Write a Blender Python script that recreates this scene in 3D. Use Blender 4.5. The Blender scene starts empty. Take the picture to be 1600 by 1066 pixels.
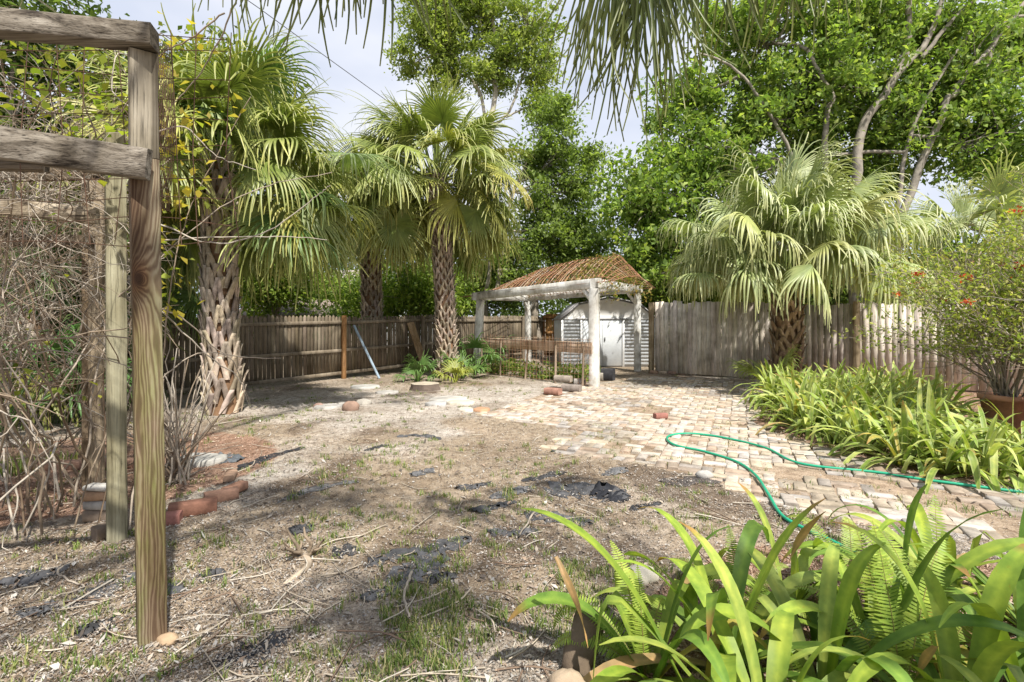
import bpy, math, random
import numpy as np
from mathutils import Vector
R = math.radians
S = bpy.context.scene
rng = np.random.default_rng(7)
random.seed(7)
CAMH = 1.6
# ---------------------------------------------------------------- camera, sky, sun
cd = bpy.data.cameras.new('camera'); cam = bpy.data.objects.new('camera', cd)
S.collection.objects.link(cam); S.camera = cam
cam.location = (0, 0, CAMH); cam.rotation_euler = (R(90), 0, 0)
cd.lens = 18; cd.sensor_width = 36; cd.shift_y = -33/1600; cd.clip_end = 3000; cd.clip_start = 0.05
TOSUN = Vector((0.50, -0.86, 0)).normalized() * math.cos(R(56)) + Vector((0, 0, math.sin(R(56))))
W = bpy.data.worlds.new("World"); S.world = W; W.use_nodes = True
nt = W.node_tree; nd = nt.nodes; lk = nt.links
for n in list(nd): nd.remove(n)
wo = nd.new('ShaderNodeOutputWorld'); bg = nd.new('ShaderNodeBackground'); lk.new(bg.outputs[0], wo.inputs[0])
sky = nd.new('ShaderNodeTexSky'); sky.sky_type = 'NISHITA'; sky.sun_disc = False
sky.sun_elevation = R(56); sky.sun_rotation = math.atan2(TOSUN.x, TOSUN.y); sky.dust_density = 2.0
tc = nd.new('ShaderNodeTexCoord'); mp = nd.new('ShaderNodeMapping'); mp.inputs['Scale'].default_value = (1, 1, 2.2)
nz = nd.new('ShaderNodeTexNoise'); nz.inputs['Scale'].default_value = 1.7; nz.inputs['Detail'].default_value = 5; nz.inputs['Roughness'].default_value = .5
cr = nd.new('ShaderNodeValToRGB'); cr.color_ramp.elements[0].position = .36; cr.color_ramp.elements[1].position = .66
mx = nd.new('ShaderNodeMix'); mx.data_type = 'RGBA'; hm = nd.new('ShaderNodeMix'); hm.data_type = 'RGBA'
hm.inputs[0].default_value = .72; hm.inputs[7].default_value = (3.1, 3.5, 4.5, 1)
lk.new(tc.outputs['Generated'], mp.inputs[0]); lk.new(mp.outputs[0], nz.inputs[0]); lk.new(nz.outputs[0], cr.inputs[0])
lk.new(sky.outputs[0], hm.inputs[6]); lk.new(hm.outputs[2], mx.inputs[6]); lk.new(cr.outputs[0], mx.inputs[0])
mx.inputs[7].default_value = (4.7, 4.85, 5.3, 1); lk.new(mx.outputs[2], bg.inputs[0])
bg.inputs[1].default_value = .11
sd = bpy.data.lights.new('sun', 'SUN'); sd.energy = 4.2; sd.angle = R(1.0); sd.color = (1, .95, .87)
sun = bpy.data.objects.new('sun', sd); S.collection.objects.link(sun)
sun.rotation_euler = TOSUN.to_track_quat('Z', 'Y').to_euler()
S.view_settings.view_transform = 'Standard'; S.view_settings.look = 'None'; S.view_settings.gamma = 1
S.view_settings.exposure = .86
try:
    S.cycles.max_bounces = 8; S.cycles.transparent_max_bounces = 8; S.cycles.transmission_bounces = 6
except Exception: pass

# ---------------------------------------------------------------- helpers
def G(px, py, z=0.0):
    "ground point seen at a place of the picture plan"
    D = (CAMH-z)*800/(py-500); return np.array([(px-800)/800*D, D, z])
def P(px, py, D): return np.array([(px-800)/800*D, D, CAMH+(500-py)/800*D])
def A_(*a): return np.array(a, float)
def nrm(v):
    v = np.asarray(v, float); return v/np.maximum(np.linalg.norm(v, axis=-1, keepdims=True), 1e-9)
def U(a, b, n=None): return rng.uniform(a, b, n)
def hsh(i, j, s):
    h = (i*374761393+j*668265263+s*1442695041) & 0xffffffff
    h = ((h ^ (h >> 13))*1274126177) & 0xffffffff
    return ((h ^ (h >> 16)) & 0xffff)/65535.0
def vn(x, y, s=0):
    x = np.asarray(x, float); y = np.asarray(y, float)
    i = np.floor(x).astype(np.int64); j = np.floor(y).astype(np.int64); u = x-i; v = y-j
    u = u*u*(3-2*u); v = v*v*(3-2*v)
    return (hsh(i, j, s)*(1-u)+hsh(i+1, j, s)*u)*(1-v)+(hsh(i, j+1, s)*(1-u)+hsh(i+1, j+1, s)*u)*v
def fbm(x, y, s=0, o=3):
    r = 0; a = .5; t = 0
    for k in range(o): r = r+a*vn(x*2**k, y*2**k, s+k*17); t += a; a *= .5
    return r/t
def gh(x, y):
    "ground height"
    x = np.asarray(x, float); y = np.asarray(y, float)
    near = np.clip((16-np.hypot(x, y))/6, 0, 1)
    pt = 1-patio_mask(x, y)
    return ((fbm(x*.8, y*.8, 3)-.5)*.07+(fbm(x*5, y*5, 9)-.5)*.05)*near*pt - .015*(1-pt)
def inpoly(x, y, poly):
    x = np.asarray(x, float); y = np.asarray(y, float); c = np.zeros(np.broadcast(x, y).shape, bool)
    n = len(poly)
    for i in range(n):
        x0, y0 = poly[i][:2]; x1, y1 = poly[(i+1) % n][:2]
        if y0 == y1: continue
        c ^= ((y0 > y) != (y1 > y)) & (x < (x1-x0)*(y-y0)/(y1-y0)+x0)
    return c
PAT = [G(*p)[:2] for p in [(744, 648), (862, 612), (1000, 588), (1190, 594), (1200, 640), (1175, 662), (1290, 702), (1450, 750), (1700, 790), (1800, 880), (1330, 815), (1200, 784), (1090, 742), (975, 722), (840, 702), (905, 672)]]
def patio_mask(x, y): return inpoly(x, y, PAT).astype(float)
def mulch_mask(x, y):
    "1 in the planting beds"
    bed1 = ((x-(-4.6))/1.9)**2+((y-5.6)/1.65)**2 < 1
    bed2 = inpoly(x, y, [G(*p)[:2] for p in [(1200, 640), (1175, 660), (1290, 700), (1450, 748), (1700, 785), (1900, 650), (1500, 605), (1200, 598)]])
    bed3 = inpoly(x, y, [(.35, .3), (.4, 2.0), (.75, 2.9), (1.5, 3.6), (3.4, 3.3), (6, 2.4), (6, .3)])
    return (bed1 | bed2 | bed3)

class MB:
    def __init__(s): s.V = []; s.F = []; s.C = []; s.n = 0
    def add(s, V, F, C=(1, 1, 1)):
        V = np.asarray(V, float).reshape(-1, 3)
        if isinstance(F, list) and len({len(f) for f in F}) > 1:
            for k in sorted({len(f) for f in F})[1:]: s.F.append(np.asarray([f for f in F if len(f) == k], np.int64)+s.n)
            k = min(len(f) for f in F); F = [f for f in F if len(f) == k]
        F = np.asarray(F, np.int64)
        C = np.asarray(C, float)
        if C.ndim == 1: C = np.tile(C, (len(V), 1))
        s.V.append(V); s.F.append(F+s.n); s.C.append(C.reshape(-1, 3)); s.n += len(V); return s
    def build(s, name, mat, parent=None, origin=None, smooth=False):
        V = np.concatenate(s.V); C = np.concatenate(s.C)
        if parent is not None: o0 = np.array(parent['_w'])
        elif origin is not None: o0 = np.array(origin, float)
        else: o0 = np.array([(V[:, 0].min()+V[:, 0].max())/2, (V[:, 1].min()+V[:, 1].max())/2, V[:, 2].min()])
        me = bpy.data.meshes.new(name)
        cnt = np.concatenate([np.full(len(f), f.shape[1]) for f in s.F]); loops = np.concatenate([f.ravel() for f in s.F])
        me.vertices.add(len(V)); me.vertices.foreach_set('co', (V-o0).astype(np.float32).ravel())
        me.loops.add(len(loops)); me.loops.foreach_set('vertex_index', loops.astype(np.int32))
        me.polygons.add(len(cnt)); st = np.zeros(len(cnt), np.int32); st[1:] = np.cumsum(cnt)[:-1]
        me.polygons.foreach_set('loop_start', st); me.polygons.foreach_set('loop_total', cnt.astype(np.int32))
        if smooth: me.polygons.foreach_set('use_smooth', np.ones(len(cnt), bool))
        a = me.color_attributes.new('Col', 'FLOAT_COLOR', 'POINT')
        a.data.foreach_set('color', np.concatenate([C, np.ones((len(C), 1))], 1).astype(np.float32).ravel())
        me.update(calc_edges=True); me.materials.append(mat)
        ob = bpy.data.objects.new(name, me); S.collection.objects.link(ob)
        if parent is None: ob.location = o0
        else: ob.parent = parent
        ob['_w'] = [float(q) for q in o0]
        return ob
def empty(name, loc):
    o = bpy.data.objects.new(name, None); S.collection.objects.link(o); o.location = [float(q) for q in loc]
    o['_w'] = [float(q) for q in loc]; o.empty_display_size = .2; return o
def tag(o, label, cat, group=None, kind=None):
    o['label'] = label; o['category'] = cat
    if group: o['group'] = group
    if kind: o['kind'] = kind
    return o
def frame(d, ref=(0, 0, 1)):
    d = nrm(d); ref = np.array(ref, float)
    if abs(np.dot(d, ref)) > .97: ref = A_(0, 1, 0) if abs(d[1]) < .9 else A_(1, 0, 0)
    s = nrm(np.cross(d, ref)); return d, s, np.cross(s, d)
def tube(mb, path, r, sides=5, col=(1, 1, 1), cap=False):
    path = np.asarray(path, float); n = len(path); r = np.broadcast_to(np.asarray(r, float), (n,))
    t = np.gradient(path, axis=0); t = nrm(t); ref = A_(.13, .21, 1) if abs(nrm(path[-1]-path[0])[2]) < .85 else A_(1, .17, .1)
    s = nrm(np.cross(t, ref)); u = np.cross(s, t)
    a = np.arange(sides)/sides*2*math.pi
    V = path[:, None]+r[:, None, None]*(np.cos(a)[None, :, None]*s[:, None]+np.sin(a)[None, :, None]*u[:, None])
    i = np.arange(n-1)[:, None]*sides; j = np.arange(sides)[None]; k = (j+1) % sides
    F = np.stack([i+j, i+k, i+sides+k, i+sides+j], -1).reshape(-1, 4)
    C = np.asarray(col, float)
    if C.ndim == 2: C = np.repeat(C, sides, 0)
    mb.add(V.reshape(-1, 3), F, C)
    if cap:
        mb.add(V[0], [list(range(sides))], C if C.ndim == 1 else C[0]); mb.add(V[-1], [list(range(sides))], C if C.ndim == 1 else C[-1])
def bez(p0, p1, p2, p3, n=10):
    t = np.linspace(0, 1, n)[:, None]
    return (1-t)**3*p0+3*(1-t)**2*t*p1+3*(1-t)*t*t*p2+t**3*p3
def spline(pts, n=8):
    pts = np.asarray(pts, float); P0 = np.vstack([2*pts[0]-pts[1], pts, 2*pts[-1]-pts[-2]]); out = []
    t = np.linspace(0, 1, n, endpoint=False)[:, None]
    for i in range(1, len(P0)-2):
        a, b, c, d = P0[i-1:i+3]
        out.append(.5*(2*b+(c-a)*t+(2*a-5*b+4*c-d)*t**2+(3*b-a-3*c+d)*t**3))
    return np.vstack(out+[pts[-1:]])
def beam(mb, p0, p1, w, h, up=(0, 0, 1), ch=.006, nseg=6, warp=.0, col=(1, 1, 1), jit=.0):
    "squared timber with eased edges; w across, h along up"
    p0 = np.asarray(p0, float); p1 = np.asarray(p1, float); d, s, u = frame(p1-p0, up)
    w /= 2; h /= 2; sec = np.array([(-w+ch, -h), (w-ch, -h), (w, -h+ch), (w, h-ch), (w-ch, h), (-w+ch, h), (-w, h-ch), (-w, -h+ch)])
    t = np.linspace(0, 1, nseg+1); c = p0+(p1-p0)*t[:, None]
    if warp: c = c+s*(np.sin(t*math.pi)*warp)[:, None]
    V = c[:, None]+sec[None, :, 0, None]*s+sec[None, :, 1, None]*u
    if jit: V = V+rng.normal(0, jit, V.shape)
    m = 8; i = np.arange(nseg)[:, None]*m; j = np.arange(m)[None]; k = (j+1) % m
    F = np.stack([i+j, i+k, i+m+k, i+m+j], -1).reshape(-1, 4)
    V = V.reshape(-1, 3); mb.add(V, F, col); mb.add(V[:m], [list(range(m))[::-1]], col); mb.add(V[-m:], [list(range(m))], col)
def box(mb, c, sz, rz=0, col=(1, 1, 1), ch=.004, tilt=0):
    c = np.asarray(c, float); ca, sa = math.cos(rz), math.sin(rz)
    d = A_(ca, sa, math.sin(tilt))*sz[0]/2; beam(mb, c-d, c+d, sz[1], sz[2], ch=ch, nseg=1, col=col)
def rock(mb, c, r, col, seed=0, n=10, flat=1.0):
    th = np.linspace(0, math.pi, n); ph = np.linspace(0, 2*math.pi, 2*n, endpoint=False)
    T, Q = np.meshgrid(th, ph, indexing='ij'); d = np.stack([np.sin(T)*np.cos(Q), np.sin(T)*np.sin(Q), np.cos(T)], -1)
    k = 1+.35*(fbm(d[..., 0]*2+5+seed, d[..., 1]*2+d[..., 2]*1.7, seed)-.5)+.12*(fbm(d[..., 0]*6+seed, d[..., 2]*6+d[..., 1]*4, seed+5)-.5)
    V = np.asarray(c)+d*k[..., None]*np.asarray(r); m = 2*n
    i = np.arange(n-1)[:, None]*m; j = np.arange(m)[None]; q = (j+1) % m
    mb.add(V.reshape(-1, 3), np.stack([i+j, i+m+j, i+m+q, i+q], -1).reshape(-1, 4), col)
def leaves(mb, c, L, W_, cols, upb=.6, dirs=None, drop=0.):
    "diamond leaves at centres c"
    n = len(c); d = rng.normal(0, 1, (n, 3)) if dirs is None else dirs+rng.normal(0, .35, (n, 3))
    d[:, 2] -= drop; d = nrm(d); nr = rng.normal(0, 1, (n, 3)); nr[:, 2] = np.abs(nr[:, 2])+upb
    s = nrm(np.cross(d, nr)); nn = np.cross(s, d)
    k_ = U(.42, 1.42, n)[:, None]; l = L*k_; w = W_*k_*U(.75, 1.25, n)[:, None]
    V = np.stack([c-d*l*.5, c-s*w*.5+nn*w*.12, c+d*l*.5-nn*l*.12, c+s*w*.5+nn*w*.12], 1)
    cols = np.asarray(cols); cc = cols[rng.integers(0, len(cols), n)]*U(.75, 1.25, n)[:, None]
    mb.add(V.reshape(-1, 3), np.arange(4*n).reshape(-1, 4), np.repeat(cc, 4, 0))

# ---------------------------------------------------------------- materials
MATS = {}
def newmat(name):
    m = bpy.data.materials.new(name); m.use_nodes = True; t = m.node_tree; b = t.nodes['Principled BSDF']
    return m, t, b
def N(t, k, **kw):
    n = t.nodes.new(k)
    for a, v in kw.items(): setattr(n, a, v)
    return n
def mulcol(t, a, b, f=1.0, mode='MULTIPLY'):
    m = N(t, 'ShaderNodeMix', data_type='RGBA', blend_type=mode); m.inputs[0].default_value = f
    for i, x in ((6, a), (7, b)):
        if isinstance(x, tuple): m.inputs[i].default_value = x
        else: t.links.new(x, m.inputs[i])
    return m.outputs[2]
def attr(t): return N(t, 'ShaderNodeVertexColor', layer_name='Col').outputs[0]
def noise(t, scale, detail=4, rough=.6, vec=None, sc=None, dist=0):
    n = N(t, 'ShaderNodeTexNoise'); n.inputs['Scale'].default_value = scale; n.inputs['Detail'].default_value = detail
    n.inputs['Roughness'].default_value = rough; n.inputs['Distortion'].default_value = dist
    c = N(t, 'ShaderNodeTexCoord').outputs['Object'] if vec is None else vec
    if sc: mpp = N(t, 'ShaderNodeMapping'); mpp.inputs['Scale'].default_value = sc; t.links.new(c, mpp.inputs[0]); c = mpp.outputs[0]
    t.links.new(c, n.inputs[0]); return n.outputs[0]
def ramp(t, fac, stops):
    r = N(t, 'ShaderNodeValToRGB'); e = r.color_ramp.elements
    while len(e) < len(stops): e.new(.5)
    for q, (p, c) in zip(e, stops): q.position = p; q.color = (c if isinstance(c, tuple) else (c, c, c))+(1,)
    t.links.new(fac, r.inputs[0]); return r.outputs[0]
def bump(t, b, h, s=.3, d=.01):
    n = N(t, 'ShaderNodeBump'); n.inputs['Strength'].default_value = s; n.inputs['Distance'].default_value = d
    t.links.new(h, n.inputs['Height']); t.links.new(n.outputs[0], b.inputs['Normal'])
def m_leaf(name, trans=.35, rough=.45, spec=.4, varscale=2.5, spots=False):
    m, t, b = newmat(name)
    c = mulcol(t, attr(t), ramp(t, noise(t, varscale, 3), [(.3, (.72, .78, .7)), (.7, (1.25, 1.2, 1.1))]))
    if spots: c = mulcol(t, c, ramp(t, noise(t, 38, 4, .7), [(.66, (1, 1, 1)), (.74, (1.1, .62, .5))])); c = mulcol(t, c, ramp(t, noise(t, 5, 4, .6), [(.35, (.78, .85, .8)), (.65, (1.25, 1.12, .95))]))
    t.links.new(c, b.inputs['Base Color']); b.inputs['Roughness'].default_value = rough; b.inputs['Specular IOR Level'].default_value = spec
    tr = N(t, 'ShaderNodeBsdfTranslucent'); c2 = mulcol(t, c, (1.15, 1.25, .55, 1)); t.links.new(c2, tr.inputs[0])
    mxs = N(t, 'ShaderNodeMixShader'); mxs.inputs[0].default_value = trans
    t.links.new(b.outputs[0], mxs.inputs[1]); t.links.new(tr.outputs[0], mxs.inputs[2])
    t.links.new(mxs.outputs[0], t.nodes['Material Output'].inputs[0]); return m
def m_wood(name, stops, axis=2, scale=9, stretch=.06, rough=.85, stain=None, crack=.5, bumpk=.5):
    m, t, b = newmat(name); sc = [1, 1, 1]; sc[axis] = stretch
    g = noise(t, scale, 6, .65, sc=tuple(sc), dist=.6)
    c = mulcol(t, ramp(t, g, stops), attr(t))
    f = noise(t, scale*7, 3, .6, sc=tuple(sc))
    c = mulcol(t, c, ramp(t, f, [(.30, crack), (.45, 1.), (.75, 1.1)]))
    if stain: c = mulcol(t, c, ramp(t, noise(t, 1.6, 5, .6), [(.38, stain), (.6, (1, 1, 1))]))
    t.links.new(c, b.inputs['Base Color']); b.inputs['Roughness'].default_value = rough; b.inputs['Specular IOR Level'].default_value = .2
    bump(t, b, f, bumpk, .004); return m
def m_plain(name, rough=.8, vs=6, lo=.7, hi=1.2, bk=.3, bd=.01, bs=30, spec=.25, metal=0):
    m, t, b = newmat(name); c = mulcol(t, attr(t), ramp(t, noise(t, vs, 5, .65), [(.3, lo), (.7, hi)]))
    t.links.new(c, b.inputs['Base Color']); b.inputs['Roughness'].default_value = rough; b.inputs['Specular IOR Level'].default_value = spec
    b.inputs['Metallic'].default_value = metal
    bump(t, b, noise(t, bs, 4, .7), bk, bd); return m
M_palm = m_leaf('palm_leaf', .22, .42, .45, 3)
M_leaf = m_leaf('tree_leaf', .48, .55, .25, .8)
M_strap = m_leaf('strap_leaf', .3, .5, .3, 14, True)
M_grass = m_leaf('grass_blade', .35, .6, .2, 2)
M_bark = m_plain('bark', .9, 4, .55, 1.3, .8, .02, 14)
M_stem = m_plain('dry_stem', .85, 8, .6, 1.25, .3, .004, 40)
M_boot = m_plain('palm_boot', .85, 9, .62, 1.25, .6, .006, 45)
M_litter = m_plain('litter', .9, 12, .75, 1.2, .2, .003, 60)
M_brick = m_plain('old_brick', .9, 9, .6, 1.25, .7, .006, 55)
M_stone = m_plain('stone', .9, 5, .65, 1.2, .6, .01, 25)
M_rust = m_plain('rusty_wire', .8, 6, .6, 1.3, .2, .002, 80)
M_white = m_wood('peeling_white_paint', [(.25, (.55, .54, .50)), (.5, (.80, .80, .77)), (.8, (.86, .86, .84))], 2, 5, .35, .7, (.50, .47, .42), .8, .3)
M_weath = m_wood('weathered_timber', [(.34, (.045, .036, .028)), (.44, (.16, .138, .11)), (.54, (.27, .24, .20)), (.72, (.42, .385, .33))], 0, 22, .025, .9, (.5, .47, .42), .25, 1.)
M_weathv = m_wood('weathered_upright', [(.28, (.09, .075, .055)), (.42, (.24, .21, .16)), (.55, (.36, .32, .25)), (.75, (.46, .42, .34))], 2, 16, .03, .9, (.6, .57, .5), .35, .8)
M_fence = m_wood('fence_board', [(.2, (.17, .145, .12)), (.45, (.34, .31, .27)), (.7, (.47, .44, .40)), (.85, (.56, .53, .49))], 2, 6, .08, .9, (.62, .60, .57), .5, .6)
M_plank = m_wood('plank', [(.2, (.16, .10, .06)), (.5, (.36, .26, .17)), (.8, (.5, .4, .28))], 2, 6, .07, .85, (.65, .6, .5), .5, .6)

def m_post():
    "treated timber: brown heart bands, straw sapwood, green algae, knots"
    m, t, b = newmat('treated_post')
    co = N(t, 'ShaderNodeTexCoord').outputs['Object']
    mpp = N(t, 'ShaderNodeMapping'); mpp.inputs['Scale'].default_value = (1, 1, .11); t.links.new(co, mpp.inputs[0])
    kd = N(t, 'ShaderNodeVectorMath', operation='SUBTRACT'); t.links.new(co, kd.inputs[0]); kd.inputs[1].default_value = (.475, -.695, 1.80)
    ks = N(t, 'ShaderNodeVectorMath', operation='MULTIPLY'); t.links.new(kd.outputs[0], ks.inputs[0]); ks.inputs[1].default_value = (1, 1, .55)
    kl = N(t, 'ShaderNodeVectorMath', operation='LENGTH'); t.links.new(ks.outputs[0], kl.inputs[0])
    ka = N(t, 'ShaderNodeMath', operation='ADD'); t.links.new(kl.outputs['Value'], ka.inputs[0]); ka.inputs[1].default_value = .03
    kv = N(t, 'ShaderNodeMath', operation='DIVIDE'); kv.inputs[0].default_value = .005; t.links.new(ka.outputs[0], kv.inputs[1])
    kc = N(t, 'ShaderNodeCombineXYZ'); t.links.new(kv.outputs[0], kc.inputs[0])
    kp = N(t, 'ShaderNodeVectorMath', operation='ADD'); t.links.new(mpp.outputs[0], kp.inputs[0]); t.links.new(kc.outputs[0], kp.inputs[1])
    w = N(t, 'ShaderNodeTexWave', wave_type='BANDS', bands_direction='X'); w.inputs['Scale'].default_value = 26
    w.inputs['Distortion'].default_value = 12; w.inputs['Detail'].default_value = 3; w.inputs['Detail Scale'].default_value = .9
    t.links.new(kp.outputs[0], w.inputs[0])
    c = ramp(t, w.outputs[1], [(.0, (.125, .088, .060)), (.4, (.17, .125, .085)), (.7, (.215, .17, .115)), (1., (.26, .215, .155))])
    h = noise(t, 3.2, 3, .5, vec=mpp.outputs[0], sc=(1.6, 1.6, 1.2))
    c = mulcol(t, c, ramp(t, h, [(.38, (.48, .38, .32)), (.48, (.85, .76, .68)), (.60, (1.25, 1.27, 1.22))]))
    gr = noise(t, 2.3, 5, .7, vec=co, sc=(3, 3, .6))
    sx = N(t, 'ShaderNodeSeparateXYZ'); t.links.new(co, sx.inputs[0])
    mr = N(t, 'ShaderNodeMapRange'); mr.inputs[1].default_value = .9; mr.inputs[2].default_value = 2.4; mr.inputs[3].default_value = .8; mr.inputs[4].default_value = .0
    t.links.new(sx.outputs[2], mr.inputs[0])
    ma = N(t, 'ShaderNodeMath', operation='MULTIPLY'); t.links.new(mr.outputs[0], ma.inputs[0])
    t.links.new(ramp(t, gr, [(.38, 0.), (.62, 1.)]), ma.inputs[1])
    gm = N(t, 'ShaderNodeMix', data_type='RGBA'); t.links.new(ma.outputs[0], gm.inputs[0]); t.links.new(c, gm.inputs[6])
    t.links.new(mulcol(t, c, (.55, .85, .22, 1)), gm.inputs[7])
    c = mulcol(t, gm.outputs[2], attr(t))
    c = mulcol(t, c, ramp(t, kl.outputs['Value'], [(.012, (.22, .14, .09)), (.03, (.75, .6, .5)), (.06, (1, 1, 1))]))
    kn = N(t, 'ShaderNodeTexVoronoi'); kn.inputs['Scale'].default_value = 1.9
    mk = N(t, 'ShaderNodeMapping'); mk.inputs['Scale'].default_value = (2.2, 2.2, .8); t.links.new(co, mk.inputs[0]); t.links.new(mk.outputs[0], kn.inputs[0])
    c = mulcol(t, c, ramp(t, kn.outputs[0], [(.05, (.25, .16, .1)), (.11, (.8, .7, .6)), (.14, (1, 1, 1))]))
    t.links.new(c, b.inputs['Base Color']); b.inputs['Roughness'].default_value = .8; b.inputs['Specular IOR Level'].default_value = .25
    c = None; fg = noise(t, 260, 3, .7, vec=mpp.outputs[0], sc=(1, 1, .25)); bump(t, b, fg, .5, .003); return m
M_post = m_post()

def m_ground():
    m, t, b = newmat('ground'); a = attr(t)
    n1 = noise(t, .9, 6, .62); n2 = noise(t, 9, 6, .7); n3 = noise(t, 60, 4, .7)
    c = mulcol(t, a, ramp(t, n1, [(.32, (.70, .66, .62)), (.5, (1, 1, 1)), (.68, (1.22, 1.2, 1.2))]))
    c = mulcol(t, c, ramp(t, n2, [(.3, (.5, .44, .40)), (.5, (1, .98, .95)), (.72, (1.35, 1.35, 1.38))]))
    c = mulcol(t, c, ramp(t, n3, [(.3, (.55, .5, .46)), (.52, (1, 1, 1)), (.75, (1.3, 1.3, 1.3))]))
    t.links.new(c, b.inputs['Base Color']); b.inputs['Roughness'].default_value = .95; b.inputs['Specular IOR Level'].default_value = .1
    ad = N(t, 'ShaderNodeMath', operation='ADD'); t.links.new(n2, ad.inputs[0]); t.links.new(n3, ad.inputs[1])
    bump(t, b, ad.outputs[0], .8, .02); return m

# ---------------------------------------------------------------- ground
def axis(lo, hi, step, far):
    a = np.arange(lo, hi, step); o = [far*(k/12)**2.2 for k in range(1, 13)]
    return np.concatenate([[lo-q for q in o[::-1]], a, [a[-1]+q for q in o]])
xs = axis(-9, 11, .06, 600); ys = axis(-1, 17, .06, 600)
X, Y = np.meshgrid(xs, ys); Zh = gh(X, Y)
n1 = fbm(X*.55, Y*.55, 21); n2 = fbm(X*1.6+9, Y*1.1, 33)
sand = A_(.42, .385, .34); mul = A_(.31, .255, .19); dark = A_(.13, .10, .075); redm = A_(.27, .17, .12)
w = np.clip((n1-.47)*6+.5, 0, 1)[..., None]; C = mul*(1-w)+sand*w
w = np.clip((n2-.60)*8, 0, 1)[..., None]*.7; C = C*(1-w)+dark*w
farw = np.clip((Y-.35*X-12.0)/2, 0, 1)[..., None]*.75; C = C*(1-farw)+mul*farw*.85
dk = inpoly(X, Y, [G(*p)[:2] for p in [(960, 722), (1090, 745), (1200, 790), (1310, 830), (1100, 800), (1000, 770)]])[..., None]*.8; C = C*(1-dk)+dark*dk
mm = mulch_mask(X, Y)[..., None]*.9; C = C*(1-mm)+redm*mm
pm = patio_mask(X, Y)[..., None]; C = C*(1-pm)+A_(.33, .26, .19)*pm
nx = len(xs); i, j = np.meshgrid(np.arange(len(ys)-1), np.arange(nx-1), indexing='ij'); q = i*nx+j
gm = MB().add(np.stack([X, Y, Zh], -1), np.stack([q, q+1, q+nx+1, q+nx], -1).reshape(-1, 4), C.reshape(-1, 3))
g = gm.build('ground', m_ground(), origin=(0, 0, 0), smooth=True); tag(g, 'bare sandy backyard ground strewn with mulch and thin grass', 'ground', kind='structure')

# brick patio: basket weave, old bricks of mixed cream, tan and pink
mb = MB(); bl, bw = .235, .115; ang = R(-24); ca, sa = math.cos(ang), math.sin(ang)
pal = np.array([(.58, .50, .38), (.63, .56, .45), (.52, .42, .29), (.56, .43, .31), (.48, .42, .35), (.62, .57, .50), (.47, .33, .22), (.60, .49, .33)])*A_(.82, .83, .88)
for iu in range(-40, 60):
    for iv in range(-5, 75):
        for k in range(2):
            hz = (iu+iv) % 2 == 0
            u = iu*.24+(0 if hz else (-.06 if k == 0 else .06)); v = iv*.24+((-.06 if k == 0 else .06) if hz else 0)
            x = u*ca-v*sa; y = u*sa+v*ca+3
            if y < 2.4 or not inpoly(x, y, PAT): continue
            if fbm(x*1.3, y*1.3, 51) > (.72 if y > 6.5 else .67) or random.random() < .02: continue
            ed = fbm(x*.9+3, y*.9, 71)
            cc = pal[rng.integers(0, len(pal))]*U(.86, 1.08); cc = cc*.72+A_(.475, .41, .33)*.28
            if ed > .58: cc = cc*.72
            x += random.gauss(0, .006); y += random.gauss(0, .006); z = random.gauss(0, .006)-.016*max(0, fbm(x*2.1, y*2.1, 15)-.5)*4
            box(mb, (x, y, z-.022), (bl*U(.96, 1.0), bw*U(.95, 1.0), .058), ang+(0 if hz else math.pi/2)+random.gauss(0, .045), cc, ch=.010, tilt=random.gauss(0, .025))
o = mb.build('brick_paving', M_brick, origin=(0, 0, 0)); tag(o, 'patio and path of old cream and pink bricks in basket weave', 'paving', kind='structure')

# litter: wood chips, twigs and dead leaves lying everywhere
def scatter(n, dmin, dmax, pw=1.0):
    "more of them nearer the camera"
    d = (dmin**(-pw)+(dmax**(-pw)-dmin**(-pw))*U(0, 1, n))**(-1/pw) if pw else U(dmin, dmax, n)
    x = U(-1.08, 1.08, n)*d; return x, d
x, y = scatter(270000, 1.9, 17, .7); keep = (patio_mask(x, y) < .5) | (U(0, 1, len(x)) < .16); x = x[keep]; y = y[keep]
den = fbm(x*.9, y*.9, 21+0); keep = (U(0, 1, len(x)) < np.clip(1.7-1.4*vn(x*1.3, y*1.3, 90), .45, 1)) | mulch_mask(x, y); x = x[keep]; y = y[keep]
n = len(x); a = U(0, 2*math.pi, n); tl = rng.normal(0, .25, n); L = U(.004, .0155, n)*np.where(U(0, 1, n) < .03, 2.4, 1)*(.7+.05*y); Wd = L*U(.15, .5, n)
d = np.stack([np.cos(a), np.sin(a), tl], -1); s = np.stack([-np.sin(a), np.cos(a), rng.normal(0, .35, n)], -1)
c = np.stack([x, y, gh(x, y)+.006+np.abs(tl)*L], -1)
V = np.stack([c-d*L[:, None], c-s*Wd[:, None]+A_(0, 0, .004), c+d*L[:, None], c+s*Wd[:, None]+A_(0, 0, .004)], 1)
pal = .84*np.array([(.46, .40, .33), (.38, .32, .25), (.25, .20, .16), (.42, .40, .37), (.12, .10, .085), (.50, .46, .41), (.34, .25, .18)])
palr = np.array([(.42, .30, .22), (.34, .21, .15), (.46, .37, .29), (.20, .13, .10), (.38, .25, .19)])
cc = np.where(mulch_mask(x, y)[:, None], palr[rng.integers(0, 5, n)], pal[rng.integers(0, 7, n)])*U(.75, 1.2, n)[:, None]
mb = MB().add(V.reshape(-1, 3), np.arange(4*n).reshape(-1, 4), np.repeat(cc, 4, 0))
o = mb.build('ground_litter', M_litter, origin=(0, 0, 0)); tag(o, 'brown wood chips and dead leaf scraps covering the yard', 'litter', kind='stuff')
mb = MB()
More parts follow.
